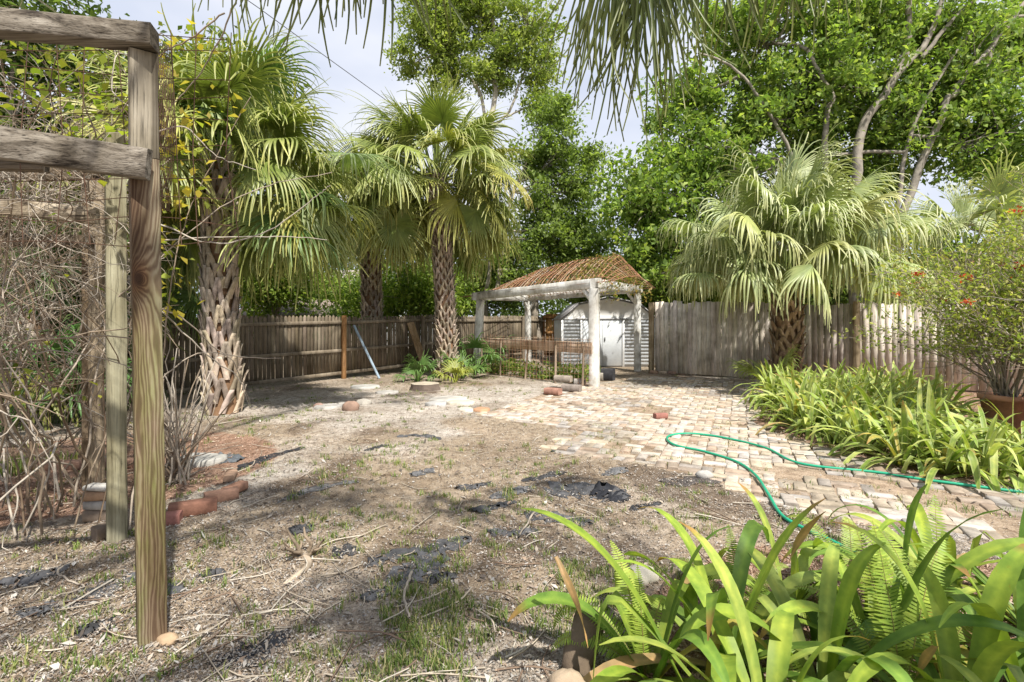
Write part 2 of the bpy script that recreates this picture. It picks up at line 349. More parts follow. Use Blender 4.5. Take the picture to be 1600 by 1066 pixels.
for k in range(620):
    x, y = [float(v[0]) for v in scatter(1, 2.0, 13, .6)]
    if patio_mask(x, y): continue
    a = U(0, 6.28); l = U(.06, .26); b = a+U(-.6, .6); z = float(gh(x, y))+.012
    p = A_(x, y, z); q = p+l*A_(math.cos(a), math.sin(a), U(0, .08)); q2 = q+l*.7*A_(math.cos(b), math.sin(b), U(-.02, .1))
    cl = [(.42, .36, .28), (.20, .14, .10), (.5, .45, .37)][k % 3]
    tube(mb, spline([p, q, q2], 3), [.004*U(.5, 1.5)]*7, 3, cl)
o = mb.build('ground_twigs', M_litter, origin=(0, 0, 0)); tag(o, 'thin dry twigs scattered over the bare yard', 'twigs', kind='stuff')

# grass
def blades(mb, x, y, h, lean, cols, w=.003):
    n = len(x); a = U(0, 6.28, n); l = U(.1, lean, n); d = np.stack([np.cos(a)*l, np.sin(a)*l, np.ones(n)], -1)
    s = np.stack([-np.sin(a), np.cos(a), np.zeros(n)], -1)*w*U(.6, 1.4, n)[:, None]
    b = np.stack([x, y, gh(x, y)], -1); h = h[:, None]; dd = d*A_(1, 1, 1)
    m = b+dd*A_(.35, .35, .6)*h; t = b+dd*A_(1, 1, .95)*h
    V = np.stack([b-s, b+s, m+s*.8, m-s*.8, t+s*.1, t-s*.1], 1)
    k = np.arange(n)[:, None]*6; F = np.concatenate([k+[0, 1, 2, 3], k+[3, 2, 4, 5]])
    cc = cols[rng.integers(0, len(cols), n)]*U(.7, 1.25, n)[:, None]
    mb.add(V.reshape(-1, 3), F, np.repeat(cc, 6, 0))
gcol = 1.2*np.array([(.13, .19, .05), (.17, .23, .07), (.24, .26, .10), (.10, .15, .045), (.36, .32, .18)])
mb = MB(); x, y = scatter(17000, 2.0, 16, .5)
px = 800+800*x/y; py = 500+1280/y
pr = np.exp(-(((px-720)/330)**2+((py-970)/150)**2))*1.0+np.exp(-(((px-470)/170)**2+((py-645)/34)**2))*1.0+np.exp(-(((px-640)/120)**2+((py-600)/22)**2))+.22
pr += np.exp(-(((px-830)/90)**2+((py-590)/18)**2))*.9
pr = pr*np.clip((vn(x*2.2, y*2.2, 5)-.3)*3, .05, 1.3)*(patio_mask(x, y) < .5)
keep = U(0, 1, len(x)) < pr*.55; x = x[keep]; y = y[keep]
nb = 16; X2 = np.repeat(x, nb)+rng.normal(0, .022, len(x)*nb); Y2 = np.repeat(y, nb)+rng.normal(0, .022, len(x)*nb)
blades(mb, X2, Y2, U(.015, .06, len(X2))*np.repeat(U(.6, 1.2, len(x)), nb), .9, gcol)
# weeds in the brick joints
x, y = scatter(9000, 4.2, 15, .3); keep = (patio_mask(x, y) > .5) & (U(0, 1, len(x)) < np.clip((vn(x*2.5, y*2.5, 8)-.5)*1.4, 0.03, 1)*.75); x = x[keep]; y = y[keep]
X2 = np.repeat(x, 9)+rng.normal(0, .03, len(x)*9); Y2 = np.repeat(y, 9)+rng.normal(0, .03, len(x)*9)
blades(mb, X2, Y2, U(.02, .06, len(X2)), 1.3, gcol)
# bright tuft at the far left bed
for (px, py, nn, hh) in [(14, 742, 260, .22), (95, 722, 60, .12), (50, 700, 50, .1)]:
    g0 = G(px, py); X2 = g0[0]+rng.normal(0, .10, nn); Y2 = g0[1]+rng.normal(0, .10, nn); blades(mb, X2, Y2, U(.5, 1, nn)*hh, .8, gcol*1.25, .005)
o = mb.build('grass', M_grass, origin=(0, 0, 0)); tag(o, 'sparse short green grass tufts growing through the mulch', 'grass', kind='stuff')

# ---------------------------------------------------------------- fences
FA = A_(-6.22, 11.85, 0); FD = nrm(A_(3.02, 4.15, 0)); FN = A_(FD[1], -FD[0], 0)      # left fence, normal to the yard
def picket_run(mb, p0, d, nrmal, L, top, wd=.095, gap=.008, pointed=True, t0=0, base=.03, var=.02, cmul=1., wear=.15):
    n = max(1, round(L/(wd+gap))); gap = L/n-wd
    for k in range(n):
        c = p0+d*((k+.5)*(wd+gap)); h = top(t0+(k+.5)*(wd+gap))+rng.normal(0, var); w = wd/2; lx = rng.normal(0, .004)
        th = .018; zz = [base, h-(.05 if pointed else .0), h]
        cc = A_(1, 1, 1)*U(1-wear*1.6, 1+wear)*cmul*A_(1, U(.96, 1.01), U(.92, 1.0))
        ws = [w, w, w*.25 if pointed else w]; o_ = rng.normal(0, .004)
        V = []
        for z, q in zip(zz, ws):
            for sgn, f in ((-1, 0), (1, 0), (1, 1), (-1, 1)):
                V.append(c+d*(sgn*q+lx*z)+nrmal*(f*th+o_)+A_(0, 0, z))
        F = [[0, 1, 5, 4], [1, 2, 6, 5], [2, 3, 7, 6], [3, 0, 4, 7], [4, 5, 9, 8], [5, 6, 10, 9], [6, 7, 11, 10], [7, 4, 8, 11], [8, 9, 10, 11], [3, 2, 1, 0]]
        if not pointed:
            V = V[:4]+V[8:]; F = [[0, 1, 5, 4], [1, 2, 6, 5], [2, 3, 7, 6], [3, 0, 4, 7], [4, 5, 6, 7], [3, 2, 1, 0]]
        mb.add(V, F, cc)
fe = empty('wooden_fence', FA); tag(fe, 'dark weathered picket fence with rails along the left side', 'fence')
brown = A_(.62, .56, .47)
tpos = [-5.5, -3.1, -.5, 2.65, 5.6, 8.35, 11.2, 12.95]
ltop = lambda t: 1.67+.012*t+(.02*math.sin(t*1.3)) - max(0, t-7)*.012
for i in range(len(tpos)-1):
    t0, t1 = tpos[i], tpos[i+1]; mb = MB()
    picket_run(mb, FA+FD*t0, FD, FN, t1-t0, ltop, .09, .014, True, t0, .12, .012, cmul=brown*(1 if i < 5 else 1.15))
    mb.build('picket_panel', M_fence, fe)
    for zr in (.13, .75, 1.50):
        mb = MB(); a = FA+FD*(t0+.05)+FN*.045; b = FA+FD*(t1-.05)+FN*.045; s_ = ltop(t0)-1.67; s2 = ltop(t1)-1.67
        a[2] = zr+s_; b[2] = zr+s2+rng.normal(0, .01); beam(mb, a, b, .04, .085, col=brown*1.15); mb.build('rail', M_fence, fe)
    if i > 0:
        mb = MB(); a = FA+FD*t0+FN*.10; b = a+A_(rng.normal(0, .02), 0, 1.72 if i != 2 else 1.72)
        beam(mb, a, b, .10, .10, up=FN, col=A_(.95, .72, .5) if i in (3,) else brown*1.1, jit=.002); mb.build('post', M_plank if i == 3 else M_fence, fe)
# short return with golden boards behind the shed
e0 = FA+FD*12.95; e1 = e0+A_(1.3, -.2, 0)
gt = empty('wooden_gate', (e0+e1)/2); tag(gt, 'golden brown board gate beside the grey shed', 'gate')
mb = MB(); dd = nrm(e1-e0); nn = A_(dd[1], -dd[0], 0); picket_run(mb, e0+A_(.05, -.05, 0), dd, nn, 1.25, lambda t: 1.86, .15, .004, False, 0, .05, .004, cmul=A_(1.25, .95, .55)); mb.build('board_panel', M_plank, gt)
for z in (.3, 1.05, 1.72):
    mb = MB(); a = e0+nn*.06+A_(.03, -.05, z); b = e1+nn*.06+A_(0, -.05, z); beam(mb, a, b, .04, .1, col=(1.1, .8, .5)); mb.build('rail', M_plank, gt)
mb = MB(); beam(mb, e0+nn*.09, e0+nn*.09+A_(0, 0, 1.8), .1, .1, col=(.8, .6, .42)); mb.build('gate_post', M_plank, gt)
# right fence
RA = A_(4.30, 15.35, 0); RD = nrm(A_(5.76, -3.97, 0)); RN = A_(RD[1], -RD[0], 0); RN = RN if RN[1] < 0 else -RN
fr = empty('wooden_fence', RA); tag(fr, 'pale grey sunlit board fence behind the right-hand fan palm', 'fence')
rtop = lambda t: 2.10+.05*math.sin(t*1.1)+.03*math.sin(t*2.7+1)-.018*t
rt = [0, 2.55, 5.0, 7.5, 10.0, 12.4]
for i in range(5):
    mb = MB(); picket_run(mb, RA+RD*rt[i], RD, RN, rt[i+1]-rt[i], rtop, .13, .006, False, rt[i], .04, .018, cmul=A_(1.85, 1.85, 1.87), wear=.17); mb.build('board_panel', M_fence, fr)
    mb = MB()
    for z in (.4, 1.1, 1.75):
        a = RA+RD*rt[i]-RN*.03; b = RA+RD*rt[i+1]-RN*.03; a[2] = b[2] = z; beam(mb, a, b, .035, .085)
    mb.build('back_rail', M_fence, fr)
for t in (0.0, 5.1, 10.05):
    mb = MB(); a = RA+RD*(t-.1)+RN*(.07 if t == 0 else .05); a[2] = 0; beam(mb, a, a+A_(0, 0, 2.12 if t == 0 else 2.05), .15, .09, up=RN, col=(1.15, 1.05, .92)); mb.build('post', M_weathv, fr)
# board and blue pole leaning on the left fence
mb = MB(); b0 = G(628, 590)+FN*.1; a = FA+FD*5.05+FN*.13; 
b0 = FA+FD*5.25+FN*.62; a[2] = 1.52; beam(mb, b0+A_(0, 0, .02), a, .27, .035, up=FN, col=(1.15, 1.12, 1.05)); tag(mb.build('leaning_board', M_plank), 'wide weathered plank leaning against the left fence', 'plank')
mb = MB(); a = FA+FD*2.95+FN*.14; a[2] = 1.45; b0 = FA+FD*3.25+FN*.85; tube(mb, [b0, a], .035, 10, (.33, .42, .50), cap=True); tag(mb.build('leaning_pole', M_stone), 'blue grey metal pole leaning against the left fence', 'pole')
mb = MB(); a = FA+FD*6.15+FN*.12; a[2] = 1.45; b0 = FA+FD*6.8+FN*.55; tube(mb, [b0, a], .022, 8, (.55, .55, .52), cap=True); tag(mb.build('leaning_pipe', M_stone), 'thin pale pipe leaning on the fence beside the middle palm', 'pipe')

# ---------------------------------------------------------------- shed
sh = empty('garden_shed', (3.1, 17.5, 0)); tag(sh, 'small pale grey barn-roofed shed with white siding and door', 'shed')
def SX(px): return (px-800)/800*17.5
x0, x1 = SX(877), SX(1026); ridge = (x0+x1)/2; SD = 3.0
prof = [(x0, 1.60), (x0+.60, 2.12), (ridge, 2.36), (x1-.60, 2.12), (x1, 1.60)]
M_side, t, b = newmat('painted_metal_siding')
wv = N(t, 'ShaderNodeTexWave', wave_type='BANDS', bands_direction='Z', wave_profile='SAW'); wv.inputs['Scale'].default_value = 1.31
t.links.new(N(t, 'ShaderNodeTexCoord').outputs['Object'], wv.inputs[0])
c = mulcol(t, attr(t), ramp(t, noise(t, 3, 5, .6), [(.3, .82), (.65, 1.05)]))
t.links.new(c, b.inputs['Base Color']); b.inputs['Roughness'].default_value = .6
# lapped siding courses as real boards either side of the door
dx0, dx1 = SX(911), SX(969)
for (a, bb) in ((x0+.03, dx0-.1), (dx1+.1, x1-.03)):
    mb = MB()
    for k in range(13):
        z0 = .05+k*.119; mb.add([(a, 17.5, z0+.01), (bb, 17.5, z0+.01), (bb, 17.5, z0+.0), (a, 17.5, z0), (a, 17.48, z0), (bb, 17.48, z0), (bb, 17.498, z0+.117), (a, 17.498, z0+.117)],
               [[3, 2, 5, 4], [4, 5, 6, 7]], (.66, .70, .74))
    mb.build('siding', M_side, sh)
mb = MB(); V = [(x0, 17.5, 0), (x1, 17.5, 0)]+[(p[0], 17.5, p[1]) for p in prof[::-1]]; m = len(V)
Vb = [(p[0], 17.5+SD, p[2]) for p in V]; F = [[i, (i+1) % m, (i+1) % m+m, i+m] for i in range(m)]
mb.add(V+Vb, F, (.55, .58, .60)); mb.add([(p[0], p[1]+.012, p[2]) for p in V], [list(range(m))], (.50, .52, .54)); mb.add(Vb, [list(range(m))], (.5, .53, .55)); mb.build('wall', M_side, sh)
mb = MB(); V = [(x0+.03, 17.47, 1.62), (x1-.03, 17.47, 1.62), (x1-.6, 17.47, 2.10), (ridge, 17.47, 2.33), (x0+.6, 17.47, 2.10)]
mb.add(V+[(p[0], 17.5, p[2]) for p in V], [[0, 1, 2, 3, 4]]+[[i, (i+1) % 5, (i+1) % 5+5, i+5] for i in range(5)], (.74, .73, .70)); mb.build('gable', M_side, sh)
mb = MB()
for a, bb in zip(prof[:-1], prof[1:]):
    p = A_(a[0], 17.40, a[1]+.02); q = A_(bb[0], 17.40, bb[1]+.02); d_ = nrm(q-p)*.03; up = A_(-(q-p)[2], 0, (q-p)[0]); up = nrm(up)*.035
    V = [p-d_, q+d_, q+d_+up, p-d_+up]; V = V+[v+A_(0, SD+.15, 0) for v in V]
    mb.add(V, [[0, 1, 2, 3], [7, 6, 5, 4], [3, 2, 6, 7], [1, 0, 4, 5], [0, 3, 7, 4], [2, 1, 5, 6]], (.30, .29, .29))
mb.build('roof', M_side, sh)
for a, bb in ((dx0, (dx0+dx1)/2+.02), ((dx0+dx1)/2+.03, dx1+.04)):
    mb = MB(); box(mb, ((a+bb)/2, 17.455, .82), (bb-a, .03, 1.56), 0, (.60, .63, .65)); 
    dr = mb.build('door', M_side, sh)
    if a > dx0: mb = MB(); box(mb, (a+.07, 17.42, .95), (.03, .03, .12), 0, (.15, .15, .15)); mb.build('handle', M_side, dr)
for xx in (dx0-.06, dx1+.1, x0+.03, x1-.03):
    mb = MB(); box(mb, (xx, 17.45, .80), (.07, .04, 1.6), 0, (.72, .73, .73)); mb.build('trim', M_side, sh)
mb = MB(); box(mb, ((dx0+dx1)/2, 17.44, 1.635), (dx1-dx0+.5, .05, .05), 0, (.35, .35, .35)); mb.build('door_track', M_side, sh)

# ---------------------------------------------------------------- white gazebo frame with rusty mesh roof
gz = empty('garden_pavilion', (1.4, 15.5, 0)); tag(gz, 'white peeling timber pavilion frame roofed with rusty wire mesh', 'pavilion')
FR = A_(1.98, 12.3, 0); FL = A_(-1.08, 15.6, 0); BR = A_(3.92, 16.0, 0); BL = A_(.60, 19.2, 0)
hz = {'FR': 2.36, 'FL': 2.20, 'BR': 2.44, 'BL': 2.30}
for nme, p, w in (('FR', FR, .23), ('FL', FL, .20), ('BR', BR, .20), ('BL', BL, .20)):
    mb = MB(); top = p+A_(0, 0, hz[nme])+(A_(.12, 0, 0) if nme == 'FL' else 0); beam(mb, p, top, w, w, up=(.4, 1, 0), jit=.003, ch=.012)
    if nme == 'FL': pass
    pc = mb.build('post', M_white, gz)
T = {k: A_(*(v[:2]), hz[k]) for k, v in (('FR', FR), ('FL', FL), ('BR', BR), ('BL', BL))}
def ext(a, b, e): d = nrm(b-a); return a-d*e, b+d*e
for a, b, e, dz in (('FL', 'FR', .15, .12), ('BL', 'BR', .15, .12), ('FR', 'BR', .12, .115), ('FL', 'BL', .12, .115)):
    p, q = ext(T[a]+A_(0, 0, dz), T[b]+A_(0, 0, dz), e); mb = MB(); beam(mb, p, q, .16 if a == 'FL' and b == 'FR' else .13, .23 if e == .15 else .224, jit=.006, nseg=16, ch=.015, col=(1, 1, 1)); mb.build('beam', M_white, gz)
for k, dirs in (('FR', (FL-FR, BR-FR)), ('BL', (BR-BL, FL-BL)), ('BR', (FR-BR, BL-BR)), ('FL', (FR-FL,))):
    for dv in dirs:
        dv = nrm(dv); p = T[k]+dv*.08+A_(0, 0, -.30); q = T[k]+dv*.34+A_(0, 0, .0); mb = MB(); beam(mb, p, q, .07, .09, jit=.002); mb.build('knee_brace', M_white, gz)
# mesh roof draped over a hidden hip shape
ss = np.array([-.16, 0, .1, .39, .7, 1.0, 1.1]); hh = np.array([.02, .30, .50, .78, .92, .90, .74])
def roofp(s, v):
    s = np.asarray(s, float); v = np.asarray(v, float)
    f = FL+(FR-FL)*s[..., None]; bk = BL+(BR-BL)*s[..., None]; p = f*(1-v[..., None])+bk*v[..., None]
    base = (2.33+.14*s)*(1-v)+(2.41+.13*s)*v+.02
    arch = np.clip(1-np.abs(2*v-1), 0, 1)**.75*(1+.0*v)
    bumps = (fbm(s*9, v*7, 3)-.5)*.16
    endf = np.clip((1.14-s)/.14, 0, 1)**.5
    p = p.copy(); p[..., 2] = base+np.interp(s, ss, hh)*arch*endf+bumps*arch; return p
mb = MB(); rc = np.array([(.38, .19, .105), (.46, .26, .15), (.30, .15, .085), (.48, .34, .24)])
for s in np.linspace(-.16, 1.13, 42):
    v = np.linspace(-.02, 1.02, 26); tube(mb, roofp(np.full(26, s+rng.normal(0, .003)), v), .0095, 3, rc[rng.integers(0, 4)])
for v in np.linspace(-.02, 1.02, 26):
    s = np.linspace(-.18, 1.13, 44); tube(mb, roofp(s, np.full(44, v+rng.normal(0, .002))), .0095, 3, rc[rng.integers(0, 4)])
# second, coarser layer crumpled beneath
for s in np.linspace(.3, 1.1, 12):
    v = np.linspace(0, 1, 20); p = roofp(s+.04*np.sin(v*5), v); p[:, 2] -= .07+.05*np.sin(v*14+s*20); tube(mb, p, .008, 3, rc[0]*.8)
mb.build('wire_roof', M_rust, gz)
mb = MB()
for k in range(70):   # dead vine caught in the wire
    s = U(.0, 1.12); v = U(0, 1); m_ = 7; sp = s+np.cumsum(rng.normal(0, .03, m_)); vp = np.clip(v+np.cumsum(rng.normal(0, .05, m_)), 0, 1)
    p = roofp(np.clip(sp, 0, 1.13), vp); p[:, 2] += U(-.12, .05); tube(mb, p, .006, 3, [(.30, .20, .11), (.42, .32, .18), (.20, .13, .07)][k % 3])
mb.build('dead_vine', M_stem, gz)
mb = MB(); s = np.concatenate([U(.8, 1.13, 1400), U(0, 1, 350)]); v = U(0, 1, 1750); p = roofp(s, v)+rng.normal(0, .05, (1750, 3)); p[:1400, 2] -= U(0, .5, 1400)*(s[:1400] > 1.02)
leaves(mb, p, .09, .04, np.array([(.24, .24, .07), (.30, .20, .07), (.13, .17, .05), (.36, .28, .13)]), drop=.6); mb.build('foliage', M_leaf, gz)

# low board and wire fence in front of the pavilion
lf = empty('low_fence', (FL+FR)/2); tag(lf, 'low wire fence with one weathered pinkish board beside the pavilion', 'fence')
a = FL+A_(.12, -.25, 0); b = FR+A_(-.08, -.12, 0)
mb = MB(); beam(mb, a+A_(0, 0, .93), b+A_(0, 0, .93), .03, .27, col=(1.7, 1.45, 1.4), nseg=10, jit=.003); mb.build('board', M_weathv, lf)
for t_ in (.02, .22, .46, .72, .93):
    p = a+(b-a)*t_+A_(0, -.05, 0); mb = MB(); beam(mb, p, p+A_(rng.normal(0, .03), 0, .95), .05, .05, col=(1.1, .95, .9)); mb.build('stake', M_weathv, lf)
mb = MB(); L_ = np.linalg.norm(b-a)
for t_ in np.arange(0, L_, .12):
    p = a+(b-a)*t_/L_+A_(0, -.04, 0); tube(mb, [p+A_(0, 0, .03), p+A_(rng.normal(0, .01), 0, 1.16+.03*math.sin(t_*3))], .0035, 3, rc[rng.integers(0, 4)])
for z in np.arange(.05, 1.16, .12): tube(mb, [a+A_(0, -.04, z), (a+b)/2+A_(0, -.04, z+rng.normal(0, .01)), b+A_(0, -.04, z)], .0035, 3, rc[rng.integers(0, 4)])
mb.build('wire_mesh', M_rust, lf)
tag(lf, 'low wire fence with one weathered pinkish board beside the pavilion', 'fence')

# ---------------------------------------------------------------- sabal palms
def frond(name, parent, p0, hub, bdir, L=1.0, ns=54, A=R(125), droop=1.0, col=(.16, .23, .07), tip=(.34, .33, .14), fold=.35, stiff=.28, kneck=None, roll=0):
    "one fan leaf: petiole, split blade with hanging tips"
    mb = MB(); p0 = np.asarray(p0, float); hub = np.asarray(hub, float); bdir = nrm(bdir)
    pet = hub-p0; D = np.linalg.norm(pet)
    c1 = p0+pet*.35+A_(0, 0, .10*D); c2 = hub-bdir*D*.22+A_(0, 0, .02)
    pp = bez(p0, c1, c2, hub, 9); col = np.asarray(col, float); tip = np.asarray(tip, float)
    tube(mb, pp, np.linspace(.024, .010, 9), 4, col*A_(1.15, 1.15, .9))
    d, s, n_ = frame(bdir)
    if roll: s, n_ = s*math.cos(roll)+n_*math.sin(roll), n_*math.cos(roll)-s*math.sin(roll)
    a = np.linspace(-A, A, ns)+rng.normal(0, .008, ns); T_ = 10
    og = hub+np.outer(np.cos(a*.6)*.10*L, d)            # costa: middle segments start further out
    dr = np.cos(a)[:, None]*d+np.sin(a)[:, None]*s+(-fold*np.abs(np.sin(a))+.10*np.cos(a))[:, None]*n_
    dr = nrm(dr); Ls = L*(1-.28*(np.abs(a)/A)**2)*U(.78, 1.12, ns); dg = droop*U(.5, 1.9, ns)
    P_ = [og]; cur = dr.copy(); h = (Ls/T_)[:, None]
    lat = rng.normal(0, .26, (ns, 3))
    for k in range(T_):
        t = (k+.5)/T_; w = max(0, (t-stiff)/(1-stiff))
        cur = nrm(cur+(A_(0, 0, -1)*dg[:, None]*.55*w**1.2)+lat*w*.5)
        P_.append(P_[-1]+cur*h)
    P_ = np.stack(P_, 1)                                # ns, T+1, 3
    tt = np.linspace(0, 1, T_+1); da = 2*A/ns
    wid = np.minimum(tt, .30)*L*da*.60; wid = np.where(tt > .30, wid*np.clip((1-tt)/.70, 0.04, 1)**.55, wid)+.002
    tan = nrm(np.gradient(P_, axis=1)); per = nrm(-np.sin(a)[:, None]*d+np.cos(a)[:, None]*s)[:, None]
    per = nrm(per-tan*(per*tan).sum(-1, keepdims=True)); nn = np.cross(per, tan); nn = nn*np.sign((nn*n_).sum(-1, keepdims=True)+1e-6)
    w_ = wid[None, :, None]
    V = np.stack([P_-per*w_, P_+nn*w_*.55, P_+per*w_], 2)  # ns,T+1,3,3
    i = (np.arange(ns)[:, None, None]*(T_+1)+np.arange(T_)[None, :, None])*3+np.arange(2)[None, None]
    F = np.stack([i, i+1, i+4, i+3], -1).reshape(-1, 4)
    mixt = (np.clip(tt-.35, 0, 1)/.65)[None, :, None, None]*U(.3, 1.0, ns)[:, None, None, None]
    base = col*U(.85, 1.15, ns)[:, None, None, None]
    C = base*(1-mixt)+tip*mixt; C = np.broadcast_to(C, (ns, T_+1, 3, 3)).copy(); C[:, :, 1] *= 1.18
    mb.add(V.reshape(-1, 3), F, C.reshape(-1, 3))
    return mb.build(name, M_palm, parent)

def palm_trunk(parent, base, top, r0, r1, flare=1.1, row=.17, nar=8, bs=1.0, colb=(.50, .42, .34), skin=(.25, .15, .085)):
    base = np.asarray(base, float); top = np.asarray(top, float); H = top[2]-base[2]
    n = 24; t = np.linspace(0, 1, n); bow = np.sin(t*math.pi)[:, None]*A_(.04*H, 0, 0)*U(-.3, .5)
    path = base+(top-base)*t[:, None]+bow; rr = r0+(r1-r0)*t; rr[:3] *= [flare, 1+(flare-1)*.6, 1+(flare-1)*.25]
    mb = MB(); tube(mb, np.vstack([path[:1]-A_(0, 0, .1), path]), np.concatenate([rr[:1], rr])*.86, 16, skin)
    colb = np.asarray(colb)
    rows = int(H/row)
    for i in range(rows):
        for j in range(nar):
            tz = (i+.2*rng.random())/rows; th = (j+(i % 2)*.5)/nar*2*math.pi+rng.normal(0, .05)
            z0 = tz*H; c = np.array([np.interp(tz, t, path[:, k]) for k in range(3)]); r = np.interp(tz, t, rr)
            lb = row*2.0*bs*U(.85, 1.15); dth = math.pi/nar*1.0; ro_j = rng.normal(0, .04); cc = colb*U(.5, 1.25)*A_(1, U(.95, 1.03), U(.85, 1.05))
            for sg in (-1, 1):
                if rng.random() < .13: continue
                pts = []
                for q, (hh_, tt_, ro, wd) in enumerate([(0, sg*dth, .90, .045), (.45, sg*dth*.55, 1.0, .042), (.85+ro_j, sg*dth*.12+ro_j, 1.10+ro_j, .036), (1.0+ro_j*2, ro_j, 1.20+ro_j*2, .030)]):
                    an = th+tt_; rad = r*ro; pts.append((c+A_(math.cos(an)*rad, math.sin(an)*rad, hh_*lb), an, wd*bs*r/.3))
                V = []
                for p, an, wd in pts:
                    tg = A_(-math.sin(an), math.cos(an), 0); ou = A_(math.cos(an), math.sin(an), -.15); th_ = .022*bs
                    V += [p-tg*wd, p-tg*wd+ou*th_, p+tg*wd+ou*th_, p+tg*wd]
                F = []
                for k in range(3):
                    b_ = k*4
                    F += [[b_+m_, b_+(m_+1) % 4, b_+4+(m_+1) % 4, b_+4+m_] for m_ in range(4)]
                F += [[12, 13, 14, 15]]
                mb.add(V, F, cc)
    return mb.build('trunk', M_boot, parent), path

def palm(base, top, nf, pet, L, label, e_hi=80, e_lo=-35, col=(.15, .22, .065), tip=(.33, .33, .13), droop=1., r=(.27, .24), seed=0, group='sabal palms in the yard', az0=0, extra=(), spear=True, skip=None, dead=0, foldr=(.3, .9), **kw):
    global rng; keep_ = rng; rng = np.random.default_rng(seed)
    o = empty('palm_tree', base); tag(o, label, 'palm tree', group)
    base = np.asarray(base, float); top = np.asarray(top, float)
    palm_trunk(o, base, top, r[0], r[1], **kw)
    for k in range(nf):
        f = (k+.5)/nf; e = R(e_hi+(e_lo-e_hi)*f**.85)+rng.normal(0, .08); az = az0+k*2.39996+rng.normal(0, .15)
        if skip and skip(az % (2*math.pi), e): continue
        d = A_(math.cos(az)*math.cos(e), math.sin(az)*math.cos(e), math.sin(e)); Lp = U(*pet)*(1-.15*abs(math.sin(e)))
        e2 = e-R(22+34*f); bd = A_(math.cos(az)*math.cos(e2), math.sin(az)*math.cos(e2), math.sin(e2))
        p0 = top+A_(math.cos(az), math.sin(az), 0)*r[1]*.5+A_(0, 0, -.35*f); hub = p0+d*Lp+A_(0, 0, -.10*Lp*math.cos(e))
        cm = U(.8, 1.2); yl = max(0, rng.normal(.05, .4)) if f > .3 else 0
        c_ = (np.asarray(col)*(1-min(yl, .6))+A_(.34, .30, .06)*min(yl, .6))*cm
        frond('frond', o, p0, hub, bd, U(*L), 52, R(U(110, 150)), droop*U(.6, 1.3)*(.45+f*1.1), c_, np.asarray(tip)*U(.8, 1.2), fold=U(*foldr), roll=rng.normal(0, .45))
    for (hub, bd, L_, c_, t_) in extra:
        frond('frond', o, top, hub, bd, L_, 48, R(130), droop, c_, t_, fold=.3)
    if spear:
        for k in range(2): frond('frond', o, top, top+A_(rng.normal(0, .15), rng.normal(0, .15), U(*pet)*.75), (rng.normal(0, .12), rng.normal(0, .12), 1), L[0]*.95, 30, R(28), .1, col, tip, fold=.1)
    for k in range(dead):   # brown collapsed fronds against the trunk
        az = rng.uniform(0, 6.28) if k else 0.0; dv = A_(math.cos(az), math.sin(az), 0); hub = top+dv*.75+A_(0, 0, -1.0)
        frond('dead_frond', o, top+dv*.2+A_(0, 0, -.3), hub, (dv[0]*.25, dv[1]*.25, -1), .8, 26, R(40), .6, (.30, .23, .16), (.36, .29, .21))
    rng = keep_; return o
# left palm
pA = G(349, 645); tA = A_(pA[0]-.06, pA[1], 4.25)
GRN = (.13, .22, .06); YG = (.40, .38, .10)
exA = [(P(300, 300, 8.2), (.0, -.5, .0), 1.0, (.27, .29, .06), (.46, .38, .09)), (P(470, 290, 8.6), (.9, -.2, -.35), 1.15, GRN, (.28, .31, .13)),
       (P(540, 240, 9.0), (.95, -.1, -.15), 1.15, (.15, .22, .07), (.33, .35, .15)), (P(330, 170, 8.2), (-.1, -.6, -.2), 1.1, GRN, (.33, .36, .16)),
       (P(455, 340, 8.4), (.8, -.35, -.6), 1.15, (.10, .18, .05), (.22, .27, .10)), (P(410, 120, 8.8), (.6, -.2, .5), 1.1, GRN, (.25, .30, .12)),
       (P(505, 320, 8.8), (1.0, -.1, -.12), 1.0, (.22, .27, .06), (.45, .40, .12))]
palm(pA, tA, 66, (1.1, 1.9), (1.1, 1.35), 'large left sabal palm with criss-cross leaf boots on a thick trunk', seed=11, e_lo=-30, droop=1.0, col=(.18, .23, .055), tip=(.46, .44, .17), r=(.265, .235), extra=exA, row=.19, nar=8, bs=1.15,
     skip=lambda az, e: e < R(5) and math.sin(az) < -.55)
# middle palm
pB = G(699, 590); tB = A_(P(680, 300, 14.2)[0], pB[1], 5.6)
exB = [(P(780, 262, 13.4), (.55, -.3, -.6), 1.35, (.26, .27, .06), (.45, .36, .13)), (P(660, 275, 13.2), (-.2, -.6, -.25), 1.2, (.25, .27, .06), (.42, .40, .12)), (P(735, 250, 13.2), (.3, -.5, -.5), 1.2, (.2, .25, .06), (.38, .36, .12))]
palm(pB, tB, 68, (1.2, 2.1), (1.2, 1.5), 'middle sabal palm with a leaning shaggy trunk beside the pavilion', seed=23, skip=lambda az, e: e < R(5) and math.sin(az) < -.2 and abs(math.cos(az)) < .5, e_lo=-45, e_hi=84, droop=.9, col=(.18, .23, .06), tip=(.43, .42, .17), r=(.27, .23), extra=exB, row=.15, nar=9, bs=.9, dead=5, colb=(.50, .41, .33))
# palm beyond the left fence
pC = A_(-4.75, 17.2, 0); tC = A_(-4.85, 17.2, 5.3)
palm(pC, tC, 44, (1.3, 2.2), (1.2, 1.5), 'sabal palm beyond the left fence, its crown behind the middle palm', seed=31, e_lo=-25, droop=.9, col=(.16, .21, .06), tip=(.40, .39, .16), r=(.33, .29), row=.17, dead=3)
